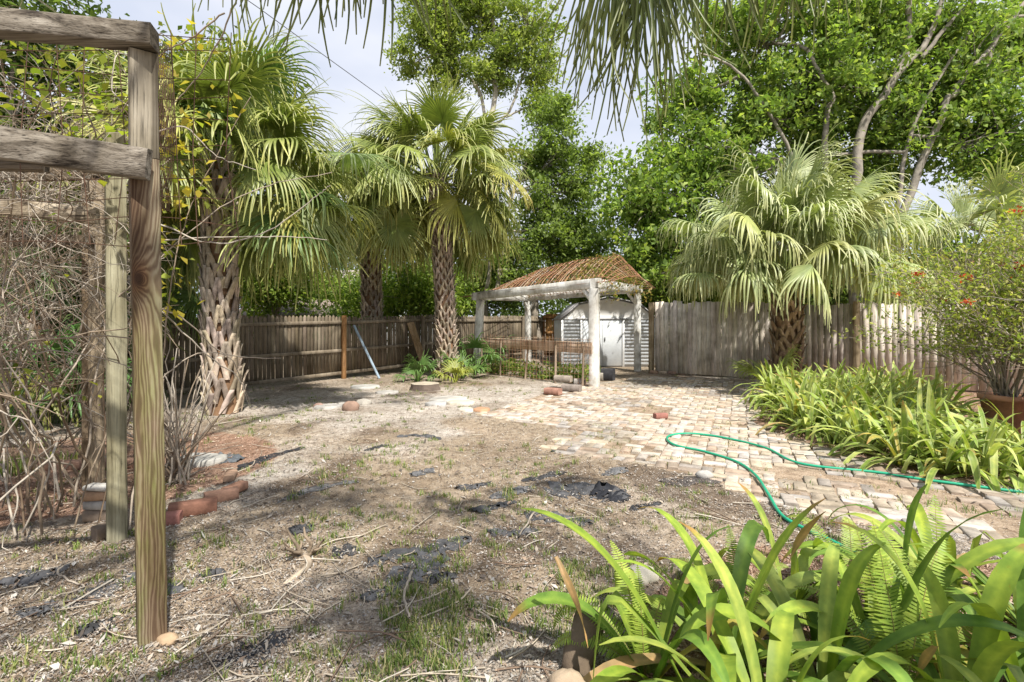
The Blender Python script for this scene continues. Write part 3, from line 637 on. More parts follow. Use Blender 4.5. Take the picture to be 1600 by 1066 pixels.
# right palm with pale hanging leaves
pD = G(1229, 604); tD = A_(pD[0], pD[1], 2.25); PD = (.27, .32, .14); PT = (.57, .56, .33)
palm(pD, tD, 68, (1.7, 3.3), (1.15, 1.4), 'stout right-hand sabal palm with pale drooping fans before the sunny fence', seed=45, e_lo=33, e_hi=88, droop=1.9, col=PD, tip=PT, r=(.31, .30), row=.17, bs=1.1, foldr=(.5, 1.2), nar=7, colb=(.36, .25, .16),
     extra=[(P(1100, 425, 12.0), (-.7, -.3, -.15), 1.15, PD, PT), (P(1185, 405, 11.4), (-.3, -.6, -.1), 1.15, PD, PT), (P(1245, 420, 11.3), (.1, -.6, -.3), 1.05, (.30, .32, .11), (.55, .44, .20)), (P(1345, 395, 11.6), (.5, -.4, -.1), 1.2, PD, PT), (P(1400, 350, 12.2), (.8, -.2, .1), 1.2, PD, PT), (P(1090, 350, 12.4), (-.8, -.1, .1), 1.2, PD, PT)])
# palm beyond the right fence and one at the far left
palm((11.8, 13.2, 0), (11.7, 13.2, 3.1), 24, (1.3, 2.0), (1.1, 1.3), 'sabal palm beyond the right fence, behind the red-flowered shrub', seed=52, e_lo=-5, droop=1.3, col=PD, tip=PT, row=.2, nar=7, bs=1.1)
palm((-7.9, 8.3, 0), (-7.8, 8.3, 1.6), 22, (.9, 1.5), (.9, 1.15), 'dark low palm at the far left behind the dry vines', seed=61, e_lo=-35, droop=.8, col=(.045, .08, .025), tip=(.09, .12, .04), row=.2, nar=7, bs=1.1)
palm((-7.3, 10.1, 0), (-7.3, 10.1, 2.6), 13, (.9, 1.4), (.9, 1.15), 'dark leaning palm crown behind the trunk of the large left palm', seed=67, e_lo=-45, droop=1., col=(.08, .14, .04), tip=(.16, .2, .07), row=.2, nar=7, bs=1.1)
# overhead palm: trunk behind the camera, fans hanging into the view
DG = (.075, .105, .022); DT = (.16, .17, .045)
def overhead(base, top, fans, label):
    oh = empty('palm_tree', base); tag(oh, label, 'palm tree', 'sabal palms in the yard')
    palm_trunk(oh, base, top, .25, .22); t0 = A_(*top)+A_(0, 0, .1)
    for (px, py, D, bd, L_, A2) in fans:
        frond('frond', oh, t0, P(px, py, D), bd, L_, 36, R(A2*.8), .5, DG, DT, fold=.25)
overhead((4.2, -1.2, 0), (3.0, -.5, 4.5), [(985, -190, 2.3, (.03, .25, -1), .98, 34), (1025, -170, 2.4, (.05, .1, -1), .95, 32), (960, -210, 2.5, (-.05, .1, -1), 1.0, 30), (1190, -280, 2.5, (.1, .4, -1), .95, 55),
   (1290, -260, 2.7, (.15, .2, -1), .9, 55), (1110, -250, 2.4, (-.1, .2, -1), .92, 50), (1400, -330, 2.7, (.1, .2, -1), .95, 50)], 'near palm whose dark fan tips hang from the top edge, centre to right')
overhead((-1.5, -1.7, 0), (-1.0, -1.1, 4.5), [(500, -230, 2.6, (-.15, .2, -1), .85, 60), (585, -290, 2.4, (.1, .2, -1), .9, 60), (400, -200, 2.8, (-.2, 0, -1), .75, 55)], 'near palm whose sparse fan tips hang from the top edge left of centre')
# seedling palmettos at the foot of the middle palm
def palmetto(p, n, L, label, col, up=.9, seed=0):
    global rng; k_ = rng; rng = np.random.default_rng(seed)
    o = empty('palmetto', p); tag(o, label, 'palmetto', 'seedling palmettos around the middle palm')
    for k in range(n):
        az = k*2.4; e = R(rng.uniform(25, 75)); d = A_(math.cos(az)*math.cos(e), math.sin(az)*math.cos(e), math.sin(e)); hub = p+d*L*U(.5, 1)*up
        frond('frond', o, p, hub, d+A_(0, 0, -.2), L*.75, 18, R(80), .8, col, np.asarray(col)*1.7, fold=.2)
    rng = k_
palmetto(G(742, 586), 12, .95, 'tall spiky green palmetto left of the pavilion posts', (.10, .18, .05), 1.0, 1)
palmetto(G(722, 592), 9, .6, 'green palmetto between the middle palm and the pavilion', (.11, .19, .05), 1.0, 2)
palmetto(G(652, 597), 9, .55, 'small palmetto left of the middle palm beside the stump', (.10, .18, .05), .8, 3)
palmetto(G(712, 597), 8, .5, 'small yellow palmetto at the foot of the middle palm', (.26, .28, .06), .8, 4)
palmetto(G(1205, 612), 9, .75, 'small palmetto at the foot of the right-hand palm', (.24, .28, .08), .9, 5)
palmetto(A_(-4.9, 14.9, .9), 10, .75, 'dark palmetto leaves showing above the left fence', (.07, .14, .04), 1, 6)
palmetto(A_(-6.9, 6.9, .1), 12, 1.2, 'dark green palmetto low behind the dry vines at the left edge', (.06, .13, .035), 1.0, 7)

# ---------------------------------------------------------------- broadleaf trees
TG = np.array([(.13, .19, .04), (.18, .25, .05), (.10, .155, .035), (.24, .29, .07)])
TD = np.array([(.065, .10, .03), (.09, .13, .035), (.11, .155, .045), (.13, .18, .055)])
TL = np.array([(.19, .24, .06), (.25, .30, .08), (.14, .19, .05), (.29, .33, .11)])
def tree(label, base, fork, r, blobs, ncl, npl, ls, cols, limbs=(), seed=0, barkc=(.30, .26, .21), crad=.42, group='trees beyond the fences', name='tree', shell=.55, kindtrunk=True, upb=.6):
    global rng; k_ = rng; rng = np.random.default_rng(seed)
    base = np.asarray(base, float); fork = np.asarray(fork, float)
    o = empty(name, base); tag(o, label, 'tree' if name == 'tree' else 'shrub', group)
    tb = MB(); barkc = np.asarray(barkc)
    m = (base+fork)/2+A_(rng.normal(0, .15), rng.normal(0, .15), 0)
    tube(tb, spline([base-A_(0, 0, .1), m, fork], 5), np.linspace(r, r*.7, 11), 10, barkc)
    lpts = []
    for pts, rr in limbs: 
        pts = np.asarray(pts); sp = spline(pts, 6); sp = sp+rng.normal(0, rr*.25, sp.shape); tube(tb, sp, np.linspace(rr, rr*.5, len(sp)), 8, barkc*1.1); lpts.append(sp[len(sp)//3:])
    lb = MB(); wts = np.array([b[3]*b[4]*b[5] for b in blobs])**.8; wts = wts/wts.sum()
    for bi, bl_ in enumerate(blobs):
        c = A_(*bl_[:3]); rad = A_(*bl_[3:6]); k = max(3, int(ncl*wts[bi]))
        st0 = fork; r_0 = r*.45
        if lpts:
            al = np.concatenate(lpts); al = al[al[:, 2] < c[2]+.3]
            if len(al): st0 = al[np.argmin(((al-c)**2).sum(1))]; r_0 = r*.2
        lm = bez(st0, st0+(c-st0)*.35+A_(0, 0, .2), c+A_(0, 0, -.6)*rad[2]*.4, c, 8)+rng.normal(0, .05, (8, 3)); lm[0] = st0
        tube(tb, lm, np.linspace(r_0, r*.10, 8), 6, barkc)
        d = nrm(rng.normal(0, 1, (k, 3))); q = rng.random(k)**(shell); cc = c+d*q[:, None]*rad
        for ci in range(k):
            if rng.random() < .5:
                st = lm[rng.integers(3, 8)]; mid = (st+cc[ci])/2+rng.normal(0, .15, 3); tube(tb, [st, mid, cc[ci]], [r*.10, r*.06, .010], 4, barkc)
        nl = (npl*rng.uniform(.5, 1.4, k)).astype(int); idx = np.repeat(np.arange(k), nl)
        cr_ = crad*rng.uniform(.6, 1.3, k)[idx][:, None]*A_(1, 1, .62)
        pos = cc[idx]+rng.normal(0, .5, (len(idx), 3))*cr_
        leaves(lb, pos, ls, ls*.5, cols*1.0, upb=upb, drop=.25)
    tb.build('trunk', M_bark, o, smooth=True); lb.build('crown', M_leaf, o)
    rng = k_; return o
# big tree at the right beyond the fence
D1 = 18.0
big = [(*P(px, py, D), rx, ry, rz) for (px, py, D, rx, ry, rz) in [
    (1010, 330, 18, 2.0, 1.8, 2.2), (1090, 260, 18.5, 2.4, 2, 2.2), (1200, 180, 19, 2.6, 2, 2), (1080, 150, 19, 1.6, 1.5, 1.3), (1300, 130, 18.5, 2.4, 2, 2.2), (1400, 200, 19, 2.5, 2, 2.2), (1500, 130, 18.5, 2.2, 2, 2.2),
    (1560, 220, 18, 2.2, 2, 2), (1460, 40, 19, 2.4, 2, 1.6), (1330, 20, 19, 2.6, 2, 1.8), (1180, 50, 19, 2.4, 2, 2), (1130, 380, 18, 2.0, 1.5, 1.6), (1000, 420, 18, 1.4, 1.4, 1.0), (1290, 300, 20, 2.8, 2, 2.4), (1600, 60, 20, 2, 2, 2.4), (1640, 320, 19, 2, 2, 2.2)]]
P1 = lambda x, y: P(x, y, 17.7)
limbs = [([P1(1330, 400), P1(1345, 215), P1(1392, 130), P1(1418, 60), P1(1420, -60)], .17), ([P1(1392, 128), P1(1450, 60), P1(1490, -50)], .12), ([P1(1440, 90), P1(1490, 30), P1(1540, -20)], .08),
         ([P1(1400, 360), P1(1470, 180), P1(1500, 130), P1(1560, 60), P1(1620, -20)], .13), ([P1(1290, 400), P1(1290, 195), P1(1300, 150), P1(1260, 80)], .11), ([P1(1260, 300), P1(1210, 190), P1(1150, 110), P1(1090, 82)], .07), ([P1(1540, 110), P1(1570, 35), P1(1640, 22)], .07),
         ([P1(1400, 330), P1(1430, 190), P1(1520, 40)], .08)]
tree('huge light-barked tree filling the upper right beyond the fence', (12.3, 18.0, 0), (12.0, 18.0, 4.2), .32, big, 1800, 74, .21, A_(1.5, 1.5, 1.8)*TG, limbs, seed=5, barkc=(.27, .24, .20), crad=.55)
# pale open oak in the centre
oak = [(*P(px, py, 24), rx, 1.8, rz) for (px, py, rx, rz) in [(660, 20, 1.5, 1.3), (700, 75, 1.6, 1.0), (640, 95, .8, .7), (760, 20, 1.9, 1.4), (830, 40, 1.4, 1.4), (790, 90, 1.6, 1.1), (850, 115, 1.0, 1.1), (720, -10, 2, 1.3), (845, 170, .9, .8), (700, 120, 1.3, .7), (770, 120, 1.2, .7), (680, 50, 1.5, 1.2)]]
P2 = lambda x, y: P(x, y, 24)
lim2 = [([P2(765, 430), P2(762, 250), P2(770, 185), P2(776, 100), P2(770, 30)], .16), ([P2(764, 235), P2(752, 150), P2(728, 115), P2(706, 80)], .09), ([P2(748, 150), P2(742, 110), P2(728, 90)], .05), ([P2(766, 200), P2(795, 175), P2(812, 130), P2(830, 90)], .07), ([P2(790, 183), P2(830, 165), P2(870, 140)], .05), ([P2(772, 150), P2(800, 110), P2(815, 60)], .05)]
tree('tall open oak with pale limbs rising behind the middle palm', (-1.1, 24, 0), P2(764, 400), .25, oak, 640, 62, .18, TL*1.25, lim2, seed=8, barkc=(.42, .38, .32), crad=.5)
# denser oak between the palm and the big tree
ok2 = [(*P(px, py, 22), rx, 1.8, rz) for (px, py, rx, rz) in [(860, 185, 1.1, .9), (880, 240, 1.3, 1.2), (850, 320, 1.5, 1.5), (870, 380, 1.7, 1.3), (800, 400, 1.8, 1.3), (905, 300, .8, 1.2), (760, 440, 1.8, 1.0), (905, 430, 1.5, 1.0), (915, 370, 1.3, 1.1), (925, 255, .5, .6), (830, 250, .9, .8), (940, 460, 1.5, .8)]]
tree('bushy dark green oak between the middle palm and the pavilion roof', (1.2, 22, 0), (1.0, 22, 3.0), .22, ok2, 640, 76, .17, A_(2.2, 2.05, 2.1)*TD, [([P(775, 465, 21), P(780, 420, 21), P(790, 350, 21), P(800, 300, 21)], .10), ([P(758, 470, 21), P(765, 400, 21), P(740, 340, 21)], .09)], seed=9, crad=.5)
for i, (px, D, h, w_, cols, lab) in enumerate([
    (430, 22, 4.6, 2.3, TG, 'bright green bushy tree behind the left fence beside the large palm'), (520, 27, 4.4, 2.2, TG*.9, 'low green tree in front of the pale house'), (640, 21, 4.3, 2.2, TG*1.05, 'round leafy tree behind the fence, left of the middle palm'),
    (720, 25, 5.0, 2.6, TD*1.2, 'dark bushy tree behind the middle palm trunk'), (980, 26, 5.0, 3.0, TD*1.2, 'small tree behind the pavilion roof'), (1080, 21, 4.0, 2.2, TG*.8, 'leafy tree behind the fence left of the right-hand palm'),
    (1330, 20, 4.6, 3.0, TD*1.2, 'dark tree behind the fronds of the right-hand palm'), (1560, 17, 4.4, 2.8, TD*1.3, 'dark tree beyond the fence at the far right')]):
    c = P(px, 500, D); bl_ = [(c[0]+rng.normal(0, w_*.4), D+rng.normal(0, .5), h*.62+rng.normal(0, .4), w_*U(.6, .9), w_*.6, h*.3) for _ in range(5)]
    tree(lab, (c[0], D, 0), (c[0], D, h*.35), .16, bl_, 190, 85, .17, cols*1.3, seed=100+i, crad=.8)
# unseen oak added behind the viewpoint, its leaf clumps placed to dapple the ground
tree('unseen tall oak added behind the viewpoint to dapple the left of the yard with shade', (-4.2, -4.5, 0), (-3.9, -3.6, 5.6), .25, [(.5, .5, 6.8, 1.2, .7, .4), (-2.6, -.9, 6.6, 1.2, .8, .4), (1.7, -1.2, 7.0, .9, .6, .4), (-.4, 5.0, 9.2, 2.0, .8, .4)], 85, 60, .12, TD*1.5, seed=88, crad=.42)
# dense dark trees in the left corner
for i, (bx, by, h, cols, lab) in enumerate([(-10.5, 10.5, 8.5, TD, 'tall dark tree filling the top left corner'), (-8.3, 14.0, 9.0, TG*.8, 'tall green tree behind the large left palm'), (-14, 13, 7, TD, 'dark tree at the far left beyond the fence'), (-9.6, 11.4, 3.0, TD*1.2, 'dark shrubby tree low behind the dry vines'),(-11.5,17,8,TG*.7,'green tree between the left corner and the large palm')]):
    bl_ = [(bx+rng.normal(0, 1.2), by+rng.normal(0, .8), h*U(.45, .95), 1.6, 1.4, 1.3) for _ in range(9)]
    tree(lab, (bx, by, 0), (bx, by, h*.35), .22, bl_, 330, 80, .18, cols*1.1, seed=140+i, crad=.85)
# far trees closing the view
mb = MB(); tb = MB(); k = 0
ff = empty('distant_trees', (0, 45, 0))
for px in np.linspace(-300, 1900, 34):
    D = U(34, 46); c = P(px, 500, D); h = U(7.0, 9.5)
    n = 1500; d = nrm(rng.normal(0, 1, (n, 3)))*U(.3, 1, n)[:, None]**.5; pos = A_(c[0], D, h*.5)+d*A_(3.0, 2, h*.5); leaves(mb, pos, .4, .25, TD*1.2, drop=.2)
    tube(tb, [A_(c[0], D, 0), A_(c[0], D, h*.6)], .18, 5, (.25, .2, .16))
bpy.data.objects.remove(ff)
o = mb.build('distant_woods', M_leaf, origin=(0, 40, 0)); tag(o, 'far belt of neighbourhood trees closing the view', 'woods', kind='stuff')

# pale house beyond the left fence
M_wall = m_plain('render_wall', .8, 3, .88, 1.06, .1, .004, 40)
hs = empty('house', (-8.2, 30, 0)); tag(hs, 'pale white neighbouring house glimpsed between the two left palms', 'house')
mb = MB(); box(mb, (-8.0, 32, 1.6), (8, 6, 3.2), 0, (.74, .77, .80)); mb.build('wall', M_wall, hs)
mb = MB(); V = [(-12.4, 28.6, 3.2), (-3.6, 28.6, 3.2), (-3.6, 35.4, 3.2), (-12.4, 35.4, 3.2), (-11, 32, 4.7), (-5, 32, 4.7)]; mb.add(V, [[0, 1, 5, 4], [2, 3, 4, 5]], (.42, .36, .32)); mb.add(V, [[1, 2, 5], [3, 0, 4]], (.42, .36, .32)); mb.add(V, [[3, 2, 1, 0]], (.7, .7, .7)); mb.build('roof', M_brick, hs)
for xx in (-10, -7.4, -5.2):
    mb = MB(); box(mb, (xx, 28.97, 1.9), (1.1, .06, 1.2), 0, (.85, .86, .87)); wf = mb.build('window', M_wall, hs)
    mb = MB(); box(mb, (xx, 28.93, 1.9), (.95, .03, 1.05), 0, (.12, .15, .18)); mb.build('pane', m_plain('glass_%d' % int(-xx), .15, 3, .9, 1.1, 0, .001, 3, .6), wf)
h2 = empty('house', (-13.5, 24, 0)); tag(h2, 'neighbouring house with a low brown roof just over the left fence', 'house')
mb = MB(); box(mb, (-10.3, 25, .9), (5, 4, 1.8), 0, (.5, .42, .34)); mb.build('wall', M_wall, h2)
mb = MB(); V = [(-13.1, 22.7, 1.8), (-7.5, 22.7, 1.8), (-7.5, 27.3, 1.8), (-13.1, 27.3, 1.8), (-11.6, 25, 2.6), (-9, 25, 2.6)]; mb.add(V, [[0, 1, 5, 4], [2, 3, 4, 5]], (.24, .19, .16)); mb.add(V, [[1, 2, 5], [3, 0, 4]], (.24, .19, .16)); mb.build('roof', M_brick, h2)
# overhead cable
mb = MB(); a = P(380, -5, 14); b = P(960, 385, 40); t_ = np.linspace(-.3, 1, 30)[:, None]; pth = a+(b-a)*t_; pth[:, 2] -= .5*np.sin(np.clip(t_[:, 0], 0, 1)*math.pi)
tube(mb, pth, .014, 4, (.10, .10, .10)); tag(mb.build('overhead_cable', M_rust), 'thin dark utility cable sloping across the cloudy sky', 'cable')

# ---------------------------------------------------------------- timber arbor at the left
ar = empty('timber_arbor', (-2.3, 3.2, 0)); tag(ar, 'weathered timber arbor with tall green-stained posts and rails', 'arbor')
p1 = A_(-1.81, 2.56, 0); p2 = A_(-2.87, 3.72, 0); p3 = A_(-3.88, 4.78, 0)
mb = MB(); beam(mb, p1+A_(.012, 0, -.05), p1+A_(-.03, 0, 2.40), .120, .09, up=(.66, -.75, 0), ch=.005, nseg=14, jit=.0012); mb.build('post', M_post, ar)
mb = MB(); beam(mb, p1+A_(-.03, .0, 2.405), p1+A_(-.035, 0, 2.93), .118, .085, up=(.66, -.75, 0), ch=.005, jit=.0015); mb.build('post_extension', M_weathv, ar)
mb = MB(); beam(mb, p2, p2+A_(-.01, 0, 2.98), .118, .10, up=(.66, -.75, 0), ch=.005, nseg=10, jit=.0015, col=(.95, 1.0, .88)); mb.build('post', M_weathv, ar)
mb = MB(); beam(mb, p3, p3+A_(0, 0, 2.9), .118, .10, up=(.66, -.75, 0), ch=.005, nseg=10, jit=.0015, col=(1.15, 1.05, .95)); mb.build('post', M_weathv, ar)
mb = MB(); beam(mb, p3+A_(-.15, .1, 0), p3+A_(-.15, .1, 2.9), .11, .1, up=(.66, -.75, 0), nseg=8, col=(.8, .68, .58)); mb.build('post', M_weathv, ar)
mb = MB(); beam(mb, A_(-4.1, 1.95, 2.94), p1+A_(.045, -.03, 2.99), .10, .105, ch=.004, nseg=14, jit=.0015); mb.build('top_beam', M_weath, ar)
mb = MB(); beam(mb, A_(-3.9, 1.95, 2.56), p1+A_(.055, -.085, 2.35), .055, .145, ch=.004, nseg=14, jit=.0015); mb.build('cross_rail', M_weath, ar)
mb = MB(); beam(mb, A_(-4.6, 2.7, 2.50), A_(-2.5, 2.75, 2.44), .05, .09, ch=.006, nseg=10, jit=.002, col=(.8, .75, .68)); mb.build('cross_rail', M_weath, ar)
mb = MB(); beam(mb, A_(-5.0, 3.35, 2.52), p2+A_(-.06, -.10, 2.33), .05, .11, col=(2.1, 2.05, 1.95), ch=.004, nseg=12, jit=.0015); mb.build('cross_rail', M_weath, ar)
mb = MB(); beam(mb, A_(-6.3, 4.5, 2.36), p3+A_(.05, -.1, 2.31), .05, .12, ch=.004, nseg=12, jit=.0015, col=(.6, .52, .42)); mb.build('cross_rail', M_weath, ar)
mb = MB(); beam(mb, A_(-6.3, 4.6, 2.93), p3+A_(.05, -.0, 2.96), .05, .12, col=(.6, .52, .42), nseg=8); mb.build('cross_rail', M_weath, ar)
# rusty fence wire hung on the arbor
mb = MB(); rw = (.13, .075, .05)
wa = A_(-4.6, 2.55, 0); wb = A_(-1.70, 2.75, 0)
for t_ in np.linspace(0, 1.06, 22):
    p = wa+(wb-wa)*t_; tube(mb, [p+A_(rng.normal(0, .03), 0, 2.0), p+A_(rng.normal(0, .03), rng.normal(0, .02), 2.5), p+A_(rng.normal(0, .02), 0, 3.15)], .0028, 3, rw)
for z in np.linspace(2.02, 3.12, 11):
    tube(mb, spline([wa+(wb-wa)*t_+A_(0, rng.normal(0, .03), z+rng.normal(0, .02)) for t_ in np.linspace(0, 1.06, 8)], 3), .0028, 3, rw)
for t_ in np.linspace(0, 1, 13):
    c0 = P(238+t_*28, 60, 3.0); tube(mb, [P(236+t_*30, 70, 2.8+t_*.6), P(245+t_*30, 200, 2.8+t_*.6), P(236+t_*28, 330, 2.8+t_*.6)], .0028, 3, rw)
for z in np.linspace(60, 330, 18): tube(mb, [P(236, z, 2.8), P(252, z-8, 3.1), P(268, z+2, 3.4)], .0028, 3, rw)
mb.build('wire_mesh', M_rust, ar)

# ---------------------------------------------------------------- dry vines
def curvy(p, d, L, n=12, wob=.22, grav=0., gr=None):
    pts = [np.asarray(p, float)]; d = nrm(d); h = L/n
    for k in range(n): d = nrm(d+rng.normal(0, wob, 3)+A_(0, 0, -grav)*k/n); pts.append(pts[-1]+d*h)
    return np.array(pts)
SC = np.array([(.34, .285, .225), (.27, .21, .15), (.42, .37, .305), (.19, .135, .09)])
YL = np.array([(.30, .36, .06), (.24, .32, .05), (.38, .38, .07)])
def vine(label, src, nst, leafn, seed, yl=YL*.85, rad=(.003, .011), wob=.22, L=(1.5, 3.6), dirf=None, name='dry_vine', grav=.05, lpos=None, side=2):
    global rng; k_ = rng; rng = np.random.default_rng(seed)
    o = empty(name, (src[0], src[1], 0)); tag(o, label, 'vine', 'dry vines on the arbor'); mb = MB(); lb = MB(); allp = []
    for k in range(nst):
        p = A_(src[0]+rng.normal(0, src[2]), src[1]+rng.normal(0, src[3]), U(*src[4])); d = dirf(k) if dirf else A_(rng.normal(0, .5), rng.normal(0, .4), 1)
        c = curvy(p, d, U(*L), 13, wob, grav); c[:, 2] = np.maximum(c[:, 2], .02); r = U(*rad); cl = SC[rng.integers(0, 4)]
        if (c[:, 0]/np.maximum(c[:, 1], .3)).max() > -.665: continue
        tube(mb, c, np.linspace(r, r*.45, len(c)), 5, cl); allp.append(c)
        for q in range(side):
            i = rng.integers(3, 12); c2 = curvy(c[i], rng.normal(0, 1, 3), U(.3, 1.1), 7, .3, .1)
            if (c2[:, 0]/np.maximum(c2[:, 1], .3)).max() > -.64: continue
            tube(mb, c2, np.linspace(r*.55, r*.25, 8), 4, cl); allp.append(c2)
    mb.build('stems', M_stem, o, smooth=True)
    ap = np.concatenate(allp)
    if leafn:
        if lpos is not None: pos = lpos(leafn)
        else: ap = ap[ap[:, 2] > .5]; pos = ap[rng.integers(0, len(ap), leafn)]+rng.normal(0, .05, (leafn, 3))
        leaves(lb, pos, .065, .045, yl, upb=1.2); lb.build('leaves', M_leaf, o)
    rng = k_; return o
up = lambda k: A_(rng.normal(.05, .35), rng.normal(0, .3), 1)
vine('pale bare vine stems arching up behind the arbor posts', (-3.7, 4.0, .45, .35, (0, .1)), 60, 60, 201, dirf=up, rad=(.006, .013), L=(2.2, 4.2), wob=.20)
vine('brown tangle of thin dead vines at the far left of the arbor', (-4.7, 4.3, .7, .5, (0, 1.5)), 85, 80, 202, L=(1.4, 3.4), wob=.26, rad=(.004, .009))
vine('matted dead vine hanging from the arbor top rails', (-4.1, 4.15, .8, .25, (2.0, 3.2)), 170, 0, 203, dirf=lambda k: rng.normal(0, 1, 3), L=(.8, 1.8), wob=.35, rad=(.0022, .005), side=3, grav=.15)
vine('matted brown vine mass filling the arbor between its rails', (-4.4, 4.3, .9, .4, (1.2, 3.3)), 260, 0, 205, dirf=lambda k: rng.normal(0, 1, 3), L=(.9, 2.2), wob=.33, rad=(.0025, .006), side=3, grav=.15)
def lp(n):
    ax = np.array([P(px, py, 3.4) for px, py in [(40, 90), (60, 140), (90, 160), (130, 140), (170, 190), (150, 120), (20, 160), (100, 100), (200, 240), (60, 190), (120, 250)]])
    return ax[rng.integers(0, len(ax), n)]+rng.normal(0, .13, (n, 3))
vine('vine with fresh lime green leaves on the arbor top', (-3.2, 3.3, .5, .2, (2.0, 3.0)), 20, 300, 206, dirf=lambda k: rng.normal(0, 1, 3), L=(.8, 1.6), wob=.3, rad=(.002, .004), lpos=lp)
def lp2(n):
    ax = np.array([P(px, py, 3.6) for px, py in [(262, 90), (255, 130), (300, 50), (285, 190), (265, 290), (275, 225), (330, 180), (262, 240), (300, 285), (262, 460), (255, 390), (250, 330)]])
    return ax[rng.integers(0, len(ax), n)]+rng.normal(0, .09, (n, 3))
o = vine('thin vine with yellow leaves right of the front arbor post', (-2.35, 3.5, .12, .15, (.0, 2.8)), 12, 230, 207, yl=np.array([(.48, .38, .06), (.42, .34, .08), (.30, .34, .06)]), dirf=lambda k: A_(rng.normal(.1, .3), rng.normal(0, .2), 1), L=(1, 2.6), rad=(.002, .005), lpos=lp2)
mb = MB()
for pts in [[(150, 500, 3.7), (210, 440, 3.7), (330, 335, 3.8), (420, 290, 4), (520, 270, 4.2)], [(200, 380, 3.6), (330, 372, 3.8), (430, 370, 4), (512, 374, 4.2)], [(240, 345, 3.5), (330, 380, 3.6), (420, 360, 3.7), (490, 310, 3.8), (515, 290, 3.8)],
            [(375, -20, 3.2), (345, 60, 3.3), (300, 130, 3.5), (258, 175, 3.6)], [(350, 20, 3.5), (300, 60, 3.5), (240, 95, 3.5), (180, 190, 3.6), (60, 300, 3.6)], [(245, 480, 3.6), (330, 560, 4), (372, 590, 4.2), (392, 640, 4.3)],
            [(245, 600, 3.8), (300, 555, 4.0), (360, 560, 4.2), (392, 632, 4.4)], [(245, 480, 3.5), (290, 500, 3.7), (350, 552, 4.0), (440, 560, 4.1)], [(250, 700, 3.5), (255, 560, 3.5), (270, 430, 3.6), (300, 320, 3.7), (390, 150, 3.8)], [(236, 210, 3.4), (290, 200, 3.5), (340, 245, 3.6), (400, 265, 3.7)]]:
    c = spline([P(*p) for p in pts], 7); tube(mb, c+rng.normal(0, .004, c.shape), np.linspace(.006, .003, len(c)), 5, SC[rng.integers(0, 3)])
mb.build('runners', M_stem, o, smooth=True)
# bare twiggy shrub right behind the posts
rng2 = rng; rng = np.random.default_rng(77)
sb = G(272, 752); o = empty('bare_shrub', sb); tag(o, 'bare pale twiggy shrub growing in the brick-edged bed', 'shrub')
mb = MB()
for k in range(30):
    e = R(U(52, 88)); az = U(0, 6.28); d = A_(math.cos(az)*math.cos(e), math.sin(az)*math.cos(e), math.sin(e)); c = curvy(sb+A_(rng.normal(0, .07), rng.normal(0, .07), 0), d, U(.7, 1.4), 9, .07)
    tube(mb, c, np.linspace(.011, .005, 10), 5, SC[[0, 2, 1][k % 3]]*1.05)
    for q in range(2): i = rng.integers(2, 7); c2 = curvy(c[i], d+rng.normal(0, .6, 3), U(.2, .5), 5, .12); tube(mb, c2, np.linspace(.006, .003, 6), 4, SC[0])
mb.build('stems', M_stem, o, smooth=True)
rng = rng2

# ---------------------------------------------------------------- brick edging, stones, debris
def brick(px, py, rz, sz, col, label, cat='brick', z=.0, group=None, name='brick', tilt=0, mat=None):
    g0 = G(px, py); mb = MB(); s = rng.normal(0, .0)
    box(mb, (g0[0], g0[1], sz[2]/2+z), sz, rz, col, ch=.012, tilt=tilt); return tag(mb.build(name, mat or M_brick), label, cat, group)
gb = 'bricks edging the round planting bed'
brick(262, 822, R(20), (.18, .11, .10), (.33, .15, .12), 'red brick edging the bed just right of the front arbor post', group=gb)
brick(302, 804, R(28), (.34, .12, .11), (.25, .125, .085), 'long dark brick in the bed edging, second from the post', group=gb)
brick(346, 784, R(38), (.26, .11, .10), (.29, .17, .12), 'brown brick in the bed edging left of the corner brick', group=gb)
brick(367, 770, R(75), (.22, .10, .08), (.38, .21, .14), 'orange brick at the outer corner of the bed edging', group=gb)
brick(360, 748, R(110), (.22, .10, .06), (.30, .2, .14), 'sunken brown brick behind the corner of the bed edging', group=gb)
brick(158, 812, R(5), (.20, .12, .09), (.27, .21, .16), 'lowest block of the small stack left of the second post', cat='brick', group=gb)
brick(157, 812, R(-4), (.19, .12, .07), (.40, .38, .35), 'grey middle block of the small stack left of the second post', z=.093, group=gb)
brick(158, 812, R(8), (.20, .12, .07), (.42, .27, .17), 'orange block in the small stack left of the second post', z=.166, group=gb)
brick(156, 812, R(-6), (.20, .11, .04), (.52, .50, .46), 'pale slab topping the small stack left of the second post', z=.24, group=gb)
brick(172, 838, R(60), (.2, .1, .1), (.22, .17, .13), 'dark brick at the foot of the second arbor post', group=gb)
brick(85, 734, R(8), (1.6, .12, .09), (.28, .17, .12), 'long low reddish timber edging at the left of the bed', cat='edging', name='edging_timber')
brick(1032, 654, R(15), (.21, .11, .085), (.33, .15, .12), 'single red brick lying loose on the pale paving')
